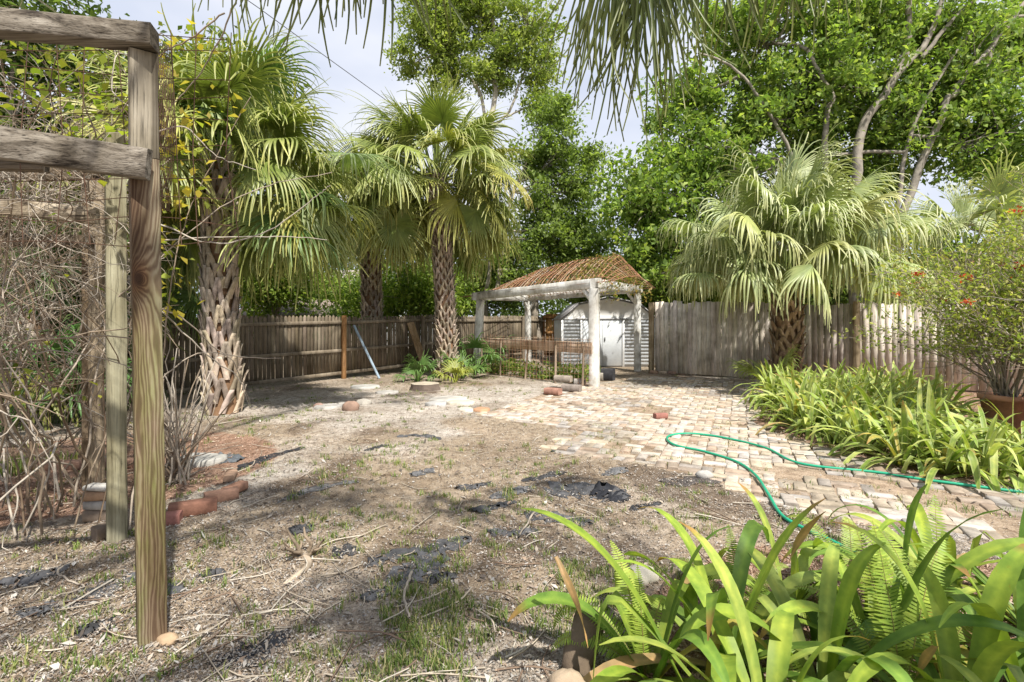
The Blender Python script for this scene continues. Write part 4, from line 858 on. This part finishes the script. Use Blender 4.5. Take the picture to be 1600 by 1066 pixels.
def slab(px, py, rx, ry, label, col=(.38, .36, .33), name='stepping_stone', h=.04):
    g0 = G(px, py); n = 11; a = np.linspace(0, 2*math.pi, n, endpoint=False); r = 1+rng.normal(0, .12, n); mb = MB()
    x = g0[0]+np.cos(a)*r*rx; y = g0[1]+np.sin(a)*r*ry; b_ = float(gh(g0[0], g0[1]))
    V = np.concatenate([np.stack([x, y, np.full(n, b_-.03)], -1), np.stack([x, y, np.full(n, b_+h*.8)], -1), np.stack([g0[0]+(x-g0[0])*.93, g0[1]+(y-g0[1])*.93, np.full(n, b_+h)+rng.normal(0, .003, n)], -1)])
    F = [[i+k*n, (i+1) % n+k*n, (i+1) % n+(k+1)*n, i+(k+1)*n] for k in range(2) for i in range(n)]
    mb.add(V, F, col); mb.add(V[-n:], [list(range(n))], col); return tag(mb.build(name, M_stone), label, 'stone', 'stones lying on the yard')
slab(316, 722, .26, .2, 'flat grey stone slab beside the crumpled black fabric', (.34, .33, .30), h=.06)
slab(568, 606, .32, .3, 'flat pale stepping stone below the blue pole', (.42, .41, .38))
slab(606, 614, .22, .22, 'small flat stone right of the one below the blue pole', (.40, .38, .35))
slab(512, 638, .25, .2, 'thin pale stone left of the reddish rock', (.42, .40, .37))
slab(540, 634, .16, .16, 'little pale stone just left of the reddish rock', (.5, .47, .42))
slab(700, 626, .34, .4, 'large pale flat stone between the stump and the patio', (.50, .47, .42))
slab(722, 630, .25, .28, 'cream flat stone second from the patio corner', (.54, .49, .40))
slab(684, 633, .18, .2, 'grey flat stone left of the large pale one', (.43, .42, .40))
slab(752, 640, .14, .16, 'orange tinted stone near the left patio corner', (.46, .27, .16))
slab(728, 641, .14, .14, 'cream small stone near the left patio corner', (.55, .5, .42))
def rk(px, py, r, col, label, dz=.3, seed=1): g0 = G(px, py); mb = MB(); rock(mb, (g0[0], g0[1], r[2]*dz), r, col, seed); return tag(mb.build('rock', M_stone, smooth=True), label, 'rock', 'stones lying on the yard')
rk(548, 640, (.16, .11, .12), (.30, .20, .15), 'reddish brown rock on the shaded grass before the left fence', seed=4)
rk(498, 637, (.10, .07, .07), (.33, .22, .18), 'small red and white rock left of the thin pale stone', seed=5)
rk(568, 632, (.16, .12, .08), (.40, .37, .32), 'pale rock right behind the reddish one', seed=6)
rk(1100, 745, (.09, .07, .05), (.42, .40, .37), 'small grey stone on the dark soil near the hose', seed=7)
rk(888, 1078, (.09, .07, .055), (.40, .31, .22), 'rounded tan rock at the bottom edge beside the strap leaves', seed=8)
rk(1003, 905, (.11, .09, .06), (.50, .46, .38), 'whitish rock among the fern fronds', seed=9)
rk(262, 1002, (.05, .04, .03), (.42, .30, .19), 'small orange stone at the foot of the front arbor post', seed=10)
# tilted brown block in the foreground
g0 = G(915, 1045); mb = MB(); beam(mb, g0+A_(-.05, 0, -.02), g0+A_(.05, .12, .20), .14, .11, up=(0, 1, 0), ch=.035, jit=.006, nseg=8, col=(.16, .12, .085)); tag(mb.build('stone_block', M_stone), 'upright brown mossy block at the edge of the foreground leaves', 'block')
# stump
g0 = G(664, 608); mb = MB(); a = np.linspace(0, 2*math.pi, 20, endpoint=False); st = empty('tree_stump', g0); tag(st, 'low cut tree stump with a pale top near the middle palm', 'stump')
r = .33*(1+rng.normal(0, .05, 20)); V = np.concatenate([np.stack([g0[0]+np.cos(a)*r*k, g0[1]+np.sin(a)*r*k, np.full(20, z)], -1) for k, z in ((1.12, -.02), (1., .06), (.97, .13))])
mb.add(V, [[i+k*20, (i+1) % 20+k*20, (i+1) % 20+(k+1)*20, i+(k+1)*20] for k in range(2) for i in range(20)], (.13, .10, .08)); mb.build('bark', M_bark, st)
mb = MB(); V2 = V[-20:]*1.0; V2 = V2+A_(0, 0, .004); mb.add(V2, [list(range(20))], (.46, .40, .31)); mb.build('cut_face', M_stone, st)
# dead root stump in the foreground
g0 = G(472, 868); mb = MB()
for k in range(9): c = curvy(g0+rng.normal(0, .03, 3)*A_(1, 1, .2), A_(rng.normal(0, .8), rng.normal(0, .6), .7), U(.10, .24), 6, .25); tube(mb, c, np.linspace(.016, .006, 7), 5, (.22, .17, .12))
c = spline([g0, g0+A_(.10, -.15, .0), g0+A_(.02, -.45, -.01)], 5); tube(mb, c, np.linspace(.03, .012, len(c)), 6, (.38, .31, .23)); tag(mb.build('dead_roots', M_bark, smooth=True), 'dead woody root clump sticking out of the bare ground', 'roots')
for i, (pts, r, lab) in enumerate([([(645, 900), (632, 935), (640, 975)], .010, 'grey stick lying on the grass in the foreground centre'), ([(838, 800), (812, 842)], .010, 'straight stick lying below the black fabric'), ([(330, 668), (400, 655), (455, 647)], .012, 'long pale stick on the shaded grass near the large left palm'), ([(118, 880), (90, 905), (130, 925), (60, 945)], .007, 'curled dry stem on the ground left of the arbor posts'), ([(230, 775), (300, 745), (355, 722)], .006, 'thin twig crossing the red mulch bed')]):
    mb = MB(); c = spline([G(*p)+A_(0, 0, .03) for p in pts], 7); tube(mb, c+rng.normal(0, .004, c.shape), np.linspace(r, r*.6, len(c)), 6, (.36, .31, .25)); tag(mb.build('stick', M_stem), lab, 'stick')
# torn black landscape fabric
M_fab = m_plain('landscape_fabric', .75, 18, .5, 1.6, .6, .004, 120, .3)
def fabric(pts, w, label, col=(.075, .075, .078), seed=0, hgt=.05, group='torn black landscape fabric'):
    r_ = np.random.default_rng(seed); path = spline([G(*p) for p in pts], 10); n = len(path); t = nrm(np.gradient(path, axis=0)); s = np.stack([t[:, 1], -t[:, 0], 0*t[:, 0]], -1)
    m = 9; off = np.linspace(-1, 1, m); ww = 1.3*w*(.45+.9*vn(np.arange(n)*.6, 0*np.arange(n), seed))*np.clip(np.minimum(np.arange(n), np.arange(n)[::-1])/3+.15, 0, 1)
    V = path[:, None]+s[:, None]*off[None, :, None]*ww[:, None, None]; V[..., :2] += r_.normal(0, .008, V[..., :2].shape)
    V[..., 2] = gh(V[..., 0], V[..., 1])+.004+.6*hgt*np.clip(fbm(V[..., 0]*11, V[..., 1]*11, seed)-.42, 0, 1)*2.2*(1-.75*np.abs(off[None])**2)
    i = np.arange(n-1)[:, None]*m+np.arange(m-1)[None]; F = np.stack([i, i+1, i+m+1, i+m], -1).reshape(-1, 4); F = F[r_.random(len(F)) > .08]
    mb = MB().add(V.reshape(-1, 3), F, col); return tag(mb.build('landscape_fabric', M_fab, smooth=True), label, 'fabric', group)
fabric([(858, 772), (900, 765), (940, 770), (975, 785)], .16, 'largest crumpled black fabric patch in the middle of the yard', seed=1, hgt=.09)
fabric([(930, 765), (955, 775), (978, 786)], .10, 'raised black fabric flap at the right of the largest patch', (.015, .016, .02), seed=2, hgt=.14)
fabric([(820, 800), (870, 808), (930, 818)], .10, 'black fabric strip just below the largest patch', seed=3)
fabric([(570, 885), (620, 868), (680, 858), (735, 838)], .07, 'long thin black fabric strip crossing the foreground ground', seed=4)
fabric([(600, 905), (650, 895), (690, 862)], .10, 'grey black fabric piece under the long thin strip', (.10, .10, .105), seed=5)
fabric([(325, 1038), (380, 1020), (450, 985)], .09, 'flat black fabric piece right of the front arbor post foot', (.03, .032, .037), seed=6, hgt=.02)
fabric([(370, 735), (410, 718), (475, 700)], .06, 'thin black fabric strip running from the bed towards the lawn', (.03, .03, .033), seed=7)
fabric([(330, 725), (350, 716), (372, 722)], .13, 'crumpled grey black fabric bunched beside the bed', (.09, .10, .11), seed=8, hgt=.16)
fabric([(0, 920), (50, 905), (110, 890)], .10, 'black fabric at the left edge below the vines', seed=9)
fabric([(110, 955), (160, 925), (215, 905)], .08, 'black fabric piece left of the front arbor post', seed=10)
fabric([(620, 684), (650, 680), (690, 686)], .07, 'small black fabric scrap on the sandy lawn centre', seed=11)
fabric([(760, 828), (800, 830), (840, 826)], .05, 'little black fabric scrap between the strips', seed=12)
fabric([(430, 790), (500, 765), (560, 755)], .05, 'faded grey fabric strip in the sand left of centre', (.16, .155, .15), seed=13, hgt=.02)
fabric([(860, 705), (890, 700), (930, 704)], .06, 'dark fabric scrap beside the patio edge', (.07, .07, .07), seed=14)
fabric([(1150, 735), (1080, 752), (1030, 752)], .12, 'dark fabric edge in the soil between the hose and the ferns', (.07, .06, .055), seed=15, hgt=.02)
for k, (px, py) in enumerate([(770, 790), (800, 770), (850, 745), (690, 905), (590, 930), (540, 860), (740, 760), (960, 740), (1010, 790), (330, 900), (60, 960), (150, 985), (250, 930), (660, 740), (590, 700), (470, 830)]):
    dx = 16+22*random.random(); fabric([(px-dx, py+dx*.25), (px, py), (px+dx, py-dx*.2)], .035+.03*random.random(), 'small torn scrap of faded black fabric lying on the mulch', [(.06, .06, .062), (.11, .11, .112), (.04, .04, .042)][k % 3], 40+k, .07, 'small scraps of torn fabric')
# blocks by the pavilion
gp = 'blocks beside the pavilion'
def blk(px, py, rz, sz, col, lab, z=0, nm='concrete_block'): return brick(px, py, rz, sz, col, lab, 'block', z, gp, nm)
blk(864, 616, R(-30), (.34, .22, .13), (.36, .20, .15), 'red block at the left of the pile by the front pavilion post')
blk(893, 611, R(-25), (.42, .22, .14), (.27, .23, .20), 'dark block in the middle of the pile by the front pavilion post')
blk(880, 606, R(-25), (.40, .20, .14), (.33, .28, .23), 'brown block stacked on the pile by the front pavilion post', z=.145)
blk(906, 602, R(-20), (.26, .18, .16), (.36, .33, .30), 'grey block at the right of the pile by the front pavilion post')
blk(841, 590, R(-20), (.30, .25, .20), (.42, .37, .33), 'square grey block under the low wire fence')
blk(950, 594, R(-25), (.32, .3, .3), (.045, .045, .05), 'black square box right of the front pavilion post', nm='black_box')
blk(905, 592, R(-30), (1.4, .14, .2), (.45, .41, .35), 'pale timber sleeper lying inside the pavilion', nm='timber_sleeper')
for i, px in enumerate(np.linspace(1022, 1180, 12)):
    t_ = (px-1022)/160; brick(px, 584+t_*6, math.atan2(RD[1], RD[0])+rng.normal(0, .1), (.22*U(.8, 1.1), .11, .09), [(.42, .28, .2), (.50, .40, .30), (.33, .22, .17)][i % 3], 'old brick in the row along the foot of the sunny fence', group='bricks along the foot of the right fence')
brick(1035, 580, math.atan2(RD[1], RD[0]), (.9, .12, .09), (.50, .40, .28), 'pale timber lying on the bricks at the end of the right fence', 'timber', z=.1, name='timber_offcut')

# ---------------------------------------------------------------- hose
hp = [(1640, 780), (1600, 773), (1530, 764), (1440, 752), (1370, 741), (1250, 727), (1195, 702), (1130, 686), (1085, 680), (1055, 681), (1042, 687), (1055, 698), (1100, 708), (1150, 724), (1180, 745), (1200, 775), (1225, 812), (1290, 845), (1370, 885), (1440, 925), (1520, 990)]
mb = MB(); c = spline([G(*p)+A_(0, 0, .02) for p in hp], 9); tube(mb, c, .0145, 10, (.02, .34, .19)); tag(mb.build('garden_hose', m_plain('hose', .35, 4, .9, 1.1, .0, .001, 30, .5), smooth=True), 'green garden hose looping across the brick path', 'hose')

# ---------------------------------------------------------------- strap leaved plants
def strap(mb, p, az, e, L, w, droop, col, edge=None, n=11, tipc=None, kink=None, twist=0.):
    d = A_(math.cos(az)*math.cos(e), math.sin(az)*math.cos(e), math.sin(e)); sd_ = A_(-math.sin(az), math.cos(az), 0); pts = [np.asarray(p, float)]; h = L/n; T_ = [d]
    for k in range(n):
        t = (k+1)/n; d = nrm(d+A_(0, 0, -1)*droop*(.05+.55*t**1.5)/n*4+rng.normal(0, .015, 3)+(A_(0, 0, -2.2)*math.exp(-((t-kink)/.06)**2) if kink else 0)); pts.append(pts[-1]+d*h); T_.append(d)
    pts = np.array(pts); T_ = np.array(T_); t = np.linspace(0, 1, n+1)
    sx = nrm(np.cross(T_, np.cross(np.tile(sd_, (n+1, 1)), T_))); nn = np.cross(sx, T_); nn *= np.sign(nn[:, 2:3]+1e-5) if abs(nn[0, 2]) > .05 else 1
    tw = twist*t; s2 = sx*np.cos(tw)[:, None]+nn*np.sin(tw)[:, None]; n2 = np.cross(T_, s2)*-1
    wd = w*.5*np.clip(.55+.9*t, 0, 1)*np.clip((1-t)/.28, 0.015, 1)**.55
    vf = .32*(1-.6*t); rip = 1+.03*np.sin(t*17+az*5)
    V = np.stack([pts-s2*(wd*rip)[:, None]+nn*(wd*vf)[:, None], pts-s2*(wd*.5)[:, None]+nn*(wd*vf*.35)[:, None], pts, pts+s2*(wd*.5)[:, None]+nn*(wd*vf*.35)[:, None], pts+s2*(wd/rip)[:, None]+nn*(wd*vf)[:, None]], 1)
    i = np.arange(n)[:, None]*5+np.arange(4)[None]; F = np.stack([i, i+1, i+6, i+5], -1).reshape(-1, 4)
    col = np.asarray(col, float); C = np.tile(col, (n+1, 5, 1)); C[:, 2] = col*A_(1.35, 1.25, 1.25)
    if edge is not None: C[:, 0] = edge; C[:, 4] = edge
    C *= (.85+.3*t)[:, None, None]
    if tipc is not None: k = np.clip((t-.86)/.08, 0, 1)[:, None, None]; C = C*(1-k)+np.asarray(tipc)*k
    mb.add(V.reshape(-1, 3), F, C.reshape(-1, 3)); return pts
FGC = np.array([(.20, .30, .05), (.24, .34, .06), (.13, .23, .045), (.28, .36, .09)])
def strap_plant(p, n, L, w, label, group, parts, cols, seed, edge=None, lean=None, name='strap_leaf_plant', elo=30, dm=1.):
    global rng; k_ = rng; rng = np.random.default_rng(seed)
    if parts: o = empty(name, p); tag(o, label, 'plant', group)
    mb = MB()
    for k in range(n):
        az = k*2.39996+rng.normal(0, .2); f = k/n; e = R(84-(84-elo)*f**.8+rng.normal(0, 6))
        q = np.asarray(p)+A_(math.cos(az), math.sin(az), 0)*.03; c = cols[rng.integers(0, len(cols))]*U(.8, 1.2)
        if rng.random() < .05: c = A_(.36, .32, .08)
        if f > .55 and rng.random() < .16: c = A_(.33, .23, .13)*U(.7, 1.2); e -= R(18)
        if parts: mb = MB()
        strap(mb, q, az, e, U(*L)*(1-.15*(1-f)), w*U(.8, 1.15), U(1.0, 2.5)*(.6+.6*f)*dm, c, None if edge is None else edge*U(.8, 1.1), 14 if parts else 9, (.35, .2, .09) if rng.random() < .25 else None, U(.45, .75) if rng.random() < .22 else None, rng.normal(0, .5))
        if parts: mb.build('leaf', M_strap, o, smooth=True)
    if not parts: o = mb.build(name, M_strap, smooth=True, origin=p); tag(o, label, 'plant', group)
    rng = k_; return o
FG = [(.62, 2.28, 10, .85, 'foreground strap-leaf plant at the left end of the clump, reaching over the mulch'), (.98, 2.35, 13, .95, 'foreground strap-leaf plant beside the whitish rock'), (1.30, 2.15, 13, .95, 'foreground strap-leaf plant second from the left of the clump, in the bottom row'),
      (.95, 1.88, 11, .85, 'foreground strap-leaf plant nearest the bottom edge left of centre'), (1.68, 2.35, 13, 1.0, 'foreground strap-leaf plant in the middle of the clump behind the tall ferns'), (1.72, 1.95, 13, .95, 'foreground strap-leaf plant at the bottom edge below the brown curled leaf'), (2.15, 2.15, 12, .95, 'foreground strap-leaf plant near the right bottom corner'),
      (2.15, 2.75, 12, 1.0, 'strap-leaf plant at the right of the clump close to the brick path'), (2.65, 2.6, 12, 1.0, 'strap-leaf plant at the right edge of the view'), (1.55, 2.85, 9, .8, 'strap-leaf plant at the back of the clump beside the hose'), (2.6, 3.15, 9, .9, 'strap-leaf plant at the right edge arching over the brick path')]
for i, (x, y, n, l, lab) in enumerate(FG): strap_plant(A_(x, y, 0), int(n*1.5), (l*.8, l*1.25), .074, lab, 'strap-leaf plants in the foreground clump', True, FGC, 300+i, elo=14, dm=1.55)
mb = MB(); par = [o for o in S.objects if o.name == 'strap_leaf_plant'][0]
strap(mb, A_(.72, 2.15, .05), R(168), R(62), 1.05, .085, 1.15, (.20, .30, .05), n=18); mb.build('leaf', M_strap, par, smooth=True)
mb = MB(); strap(mb, A_(.80, 2.10, .05), R(172), R(50), 1.0, .075, .8, (.22, .31, .07), n=18, kink=.62); mb.build('leaf', M_strap, par, smooth=True)
# dry brown hanging leaves
for i, (px, py, D, lab) in enumerate([(868, 870, 2.1, 'curled dry brown leaf hanging at the left of the foreground clump'), (1290, 800, 2.3, 'dry tan leaf hanging among the ferns'), (1095, 1000, 1.9, 'dry twisted leaf between the strap leaves'), (1462, 1010, 1.8, 'broad dry leaf at the bottom edge near the ferns')]):
    mb = MB(); strap(mb, P(px, py, D), U(0, 6), R(-50), .34, .035, .8, (.36, .24, .13), n=9, twist=3); tag(mb.build('dry_leaf', M_strap, smooth=True), lab, 'leaf', 'dry leaves in the foreground clump')
# mid bed
bedc = 1.2*np.array([(.20, .28, .07), (.24, .31, .09), (.16, .24, .05), (.28, .34, .12)]); k = 0
pts = []
r_ = np.random.default_rng(4); bedpoly = [G(*p)[:2] for p in [(1195, 622), (1215, 662), (1300, 692), (1400, 728), (1500, 752), (1640, 768), (1620, 700), (1520, 680), (1400, 620)]]
while len(pts) < 84:
    x, y = r_.uniform(3.2, 8.2), r_.uniform(4.3, 10.5)
    if inpoly(x, y, bedpoly) and not (x/y > .84 and y > 6.0) and all((x-a)**2+(y-b)**2 > .25**2 for a, b in pts): pts.append((x, y))
for x, y in pts:
    strap_plant(A_(x, y, 0), 26, (.65, 1.15), .058, 'yellow-green strap-leaf plant in the dense bed between the path and the right fence', 'strap-leaf plants in the middle bed', False, bedc, 400+k, edge=A_(.42, .46, .22), elo=20); k += 1
# ferns
def fern(p, fr, label, seed):
    global rng; k_ = rng; rng = np.random.default_rng(seed); o = empty('sword_fern', p); tag(o, label, 'fern', 'sword ferns in the foreground clump')
    for (az, e, L, dr) in fr:
        mb = MB(); az = R(az); e = R(e); d = A_(math.cos(az)*math.cos(e), math.sin(az)*math.cos(e), math.sin(e)); n = 52; L *= .85; pts = [np.asarray(p, float)]; T_ = [d]
        for k in range(n): d = nrm(d+A_(0, 0, -1)*dr*(k/n)**1.5*.13+rng.normal(0, .006, 3)); pts.append(pts[-1]+d*L/n); T_.append(d)
        pts = np.array(pts); T_ = np.array(T_); tube(mb, pts, np.linspace(.0032, .001, n+1), 4, (.30, .26, .10))
        col = FGC[1]*A_(1.15, 1.1, 1.2)*U(.8, 1.15); vs = rng.normal(0, .25)+ (1.2 if e > 1.1 else .0)
        for k in range(7, n):
            t = k/n; w = .075*math.sin(math.pi*min(1, (t*.92+.08))**.8)**.7*L/.7; s = nrm(np.cross(T_[k], A_(math.cos(vs)*.0+.05, -.6, 1))); nn = np.cross(s, T_[k])
            for sg in (-1, 1):
                dd = nrm(s*sg+T_[k]*.18-nn*.12+rng.normal(0, .05, 3)); b_ = pts[k]; hw = T_[k]*L/n*.42
                mb.add([b_-hw*.8, b_+dd*w*.55-hw*.9, b_+dd*w, b_+dd*w*.55+hw*.7, b_+hw*.8], [[0, 1, 2, 3, 4]], col*U(.85, 1.15))
        mb.build('frond', M_strap, o)
    rng = k_
fern(A_(.60, 2.30, 0), [(110, 70, .70, .5), (150, 52, .75, 1.3), (60, 60, .5, .9), (165, 35, .6, .8), (100, 80, .55, .4)], 'sword fern beside the whitish rock with one curling frond', 1)
fern(A_(1.62, 2.12, 0), [(75, 78, .85, .3), (100, 72, .85, .4), (30, 66, .9, .5), (130, 60, .7, .7), (-60, 50, .6, .9)], 'tall sword fern standing among the middle strap leaves', 2)
fern(A_(1.95, 2.35, 0), [(50, 70, .95, .4), (85, 62, .9, .7), (120, 65, .8, .5), (10, 50, .7, .8)], 'sword fern with the tallest upright fronds at the right', 3)
fern(A_(1.15, 2.6, 0), [(80, 70, .65, .5), (20, 60, .6, .8), (140, 60, .6, .8), (-20, 50, .5, .9)], 'sword fern half hidden behind the left strap leaves', 4)
fern(A_(1.15, 1.95, 0), [(160, 45, .6, 1.0), (200, 40, .5, 1.0), (100, 60, .6, .8)], 'dark low sword fern under the left strap leaves', 5)
fern(A_(2.0, 3.0, 0), [(60, 60, .7, .8), (120, 60, .7, .8), (0, 50, .6, .8)], 'sword fern at the back of the clump near the path', 6)
# weeds under the pavilion
mb = MB(); n = 5200; s = U(-.05, .9, n); v = U(.0, .5, n); p = (FL+(FR-FL)*s[:, None])*(1-v[:, None])+(BL+(BR-BL)*s[:, None])*v[:, None]
keep = vn(p[:, 0]*2, p[:, 1]*2, 4) > .42; p = p[keep]; p[:, 2] = U(0, .5, len(p))*vn(p[:, 0]*3, p[:, 1]*3, 5); leaves(mb, p, .11, .05, TG*1.15, upb=.8); o = mb.build('weeds', M_leaf); tag(o, 'leafy green weeds growing under the pavilion', 'weeds', kind='stuff')

# ---------------------------------------------------------------- potted shrub with red flowers
def pot(p, w0, w1, h, label, col=(.55, .29, .18), rz=.3):
    o = empty('terracotta_pot', p); tag(o, label, 'pot', 'terracotta pots at the right edge'); mb = MB(); V = []
    for (z, w) in ((0, w0), (h*.88, w1*.97), (h*.88, w1*1.06), (h, w1*1.08), (h, w1*.92), (h-.07, w1*.88)):
        for k in range(4):
            for q in (-.12, .12): a = rz+math.pi/4+k*math.pi/2+q; V.append((p[0]+math.cos(a)*w*.66, p[1]+math.sin(a)*w*.66, z))
    F = [[i+k*8, (i+1) % 8+k*8, (i+1) % 8+(k+1)*8, i+(k+1)*8] for k in range(5) for i in range(8)]; mb.add(V, F, col); mb.build('body', M_stone, o)
    mb = MB(); mb.add(np.array(V[-8:])-A_(0, 0, .005), [list(range(8))], (.11, .08, .06)); mb.build('soil', M_litter, o)
q1 = A_(6.75, 7.0, 0); q2 = A_(6.85, 6.35, 0); q3 = A_(5.95, 7.3, 0)
pot(q1, .30, .42, .58, 'large terracotta pot holding the red-flowered shrub'); pot(q2, .34, .48, .56, 'square tapered terracotta pot at the right edge of the view', (.5, .31, .2), .8)
def shrub(name, base, label, seed, n, spread, h, flowers, leafn):
    global rng; k_ = rng; rng = np.random.default_rng(seed); o = empty(name, base); tag(o, label, 'shrub'); mb = MB(); tips = []
    for k in range(n):
        az = U(0, 6.28); e = R(U(45, 85)); d = A_(math.cos(az)*math.cos(e), math.sin(az)*math.cos(e), math.sin(e))+A_(-.18, 0, 0)*spread
        c = curvy(base+A_(rng.normal(0, .06), rng.normal(0, .06), 0), d, U(.5, .85)*h, 10, .10); tube(mb, c, np.linspace(.013, .006, 11), 5, SC[rng.integers(0, 3)]*.85)
        for q in range(8):
            i = rng.integers(3, 11); c2 = curvy(c[i], nrm(c[i]-c[i-1])+rng.normal(0, .55, 3), U(.3, .62)*h*.6, 8, .16); tube(mb, c2, np.linspace(.006, .003, 9), 4, SC[rng.integers(0, 3)])
            tips += [c2[-1], c2[-3], c2[-5]]
            for w in range(4): j = rng.integers(2, 9); c3 = curvy(c2[j], nrm(c2[j]-c2[j-1])+rng.normal(0, .7, 3), U(.12, .4), 5, .2); tube(mb, c3, np.linspace(.0035, .002, 6), 3, SC[rng.integers(0, 3)]); tips += [c3[-1], c3[-2]]
    mb.build('stems', M_stem, o); tips = np.array(tips); lb = MB(); hi = tips[tips[:, 2] > base[2]+h*.25]
    pos = hi[rng.integers(0, len(hi), leafn)]+rng.normal(0, .05, (leafn, 3))*1.5; leaves(lb, pos, .055, .028, 1.15*np.array([(.26, .32, .07), (.33, .36, .09), (.19, .25, .06), (.38, .36, .13)]), upb=.8); lb.build('leaves', M_leaf, o)
    top = tips[tips[:, 2] > base[2]+h*.5]; fb = MB()
    for k in range(flowers):
        c = top[rng.integers(0, len(top))]+A_(0, 0, .04); m_ = 34; leaves(fb, c+rng.normal(0, .028, (m_, 3))*A_(1.3, 1.3, .7), .035, .022, np.array([(.55, .06, .03), (.62, .10, .04), (.45, .04, .03)]), upb=.8)
    fb.build('flowers', M_leaf, o); rng = k_
shrub('flowering_shrub', q1+A_(0, 0, .5), 'twiggy shrub with red flower heads in the large terracotta pot', 71, 30, 1.2, 2.6, 26, 11500)
shrub('flowering_shrub', q2+A_(0, 0, .5), 'twiggy red-flowered shrub in the square pot at the right edge', 72, 18, .6, 2.4, 12, 7000)
for o in bpy.data.objects:
    if '_w' in o: del o['_w']
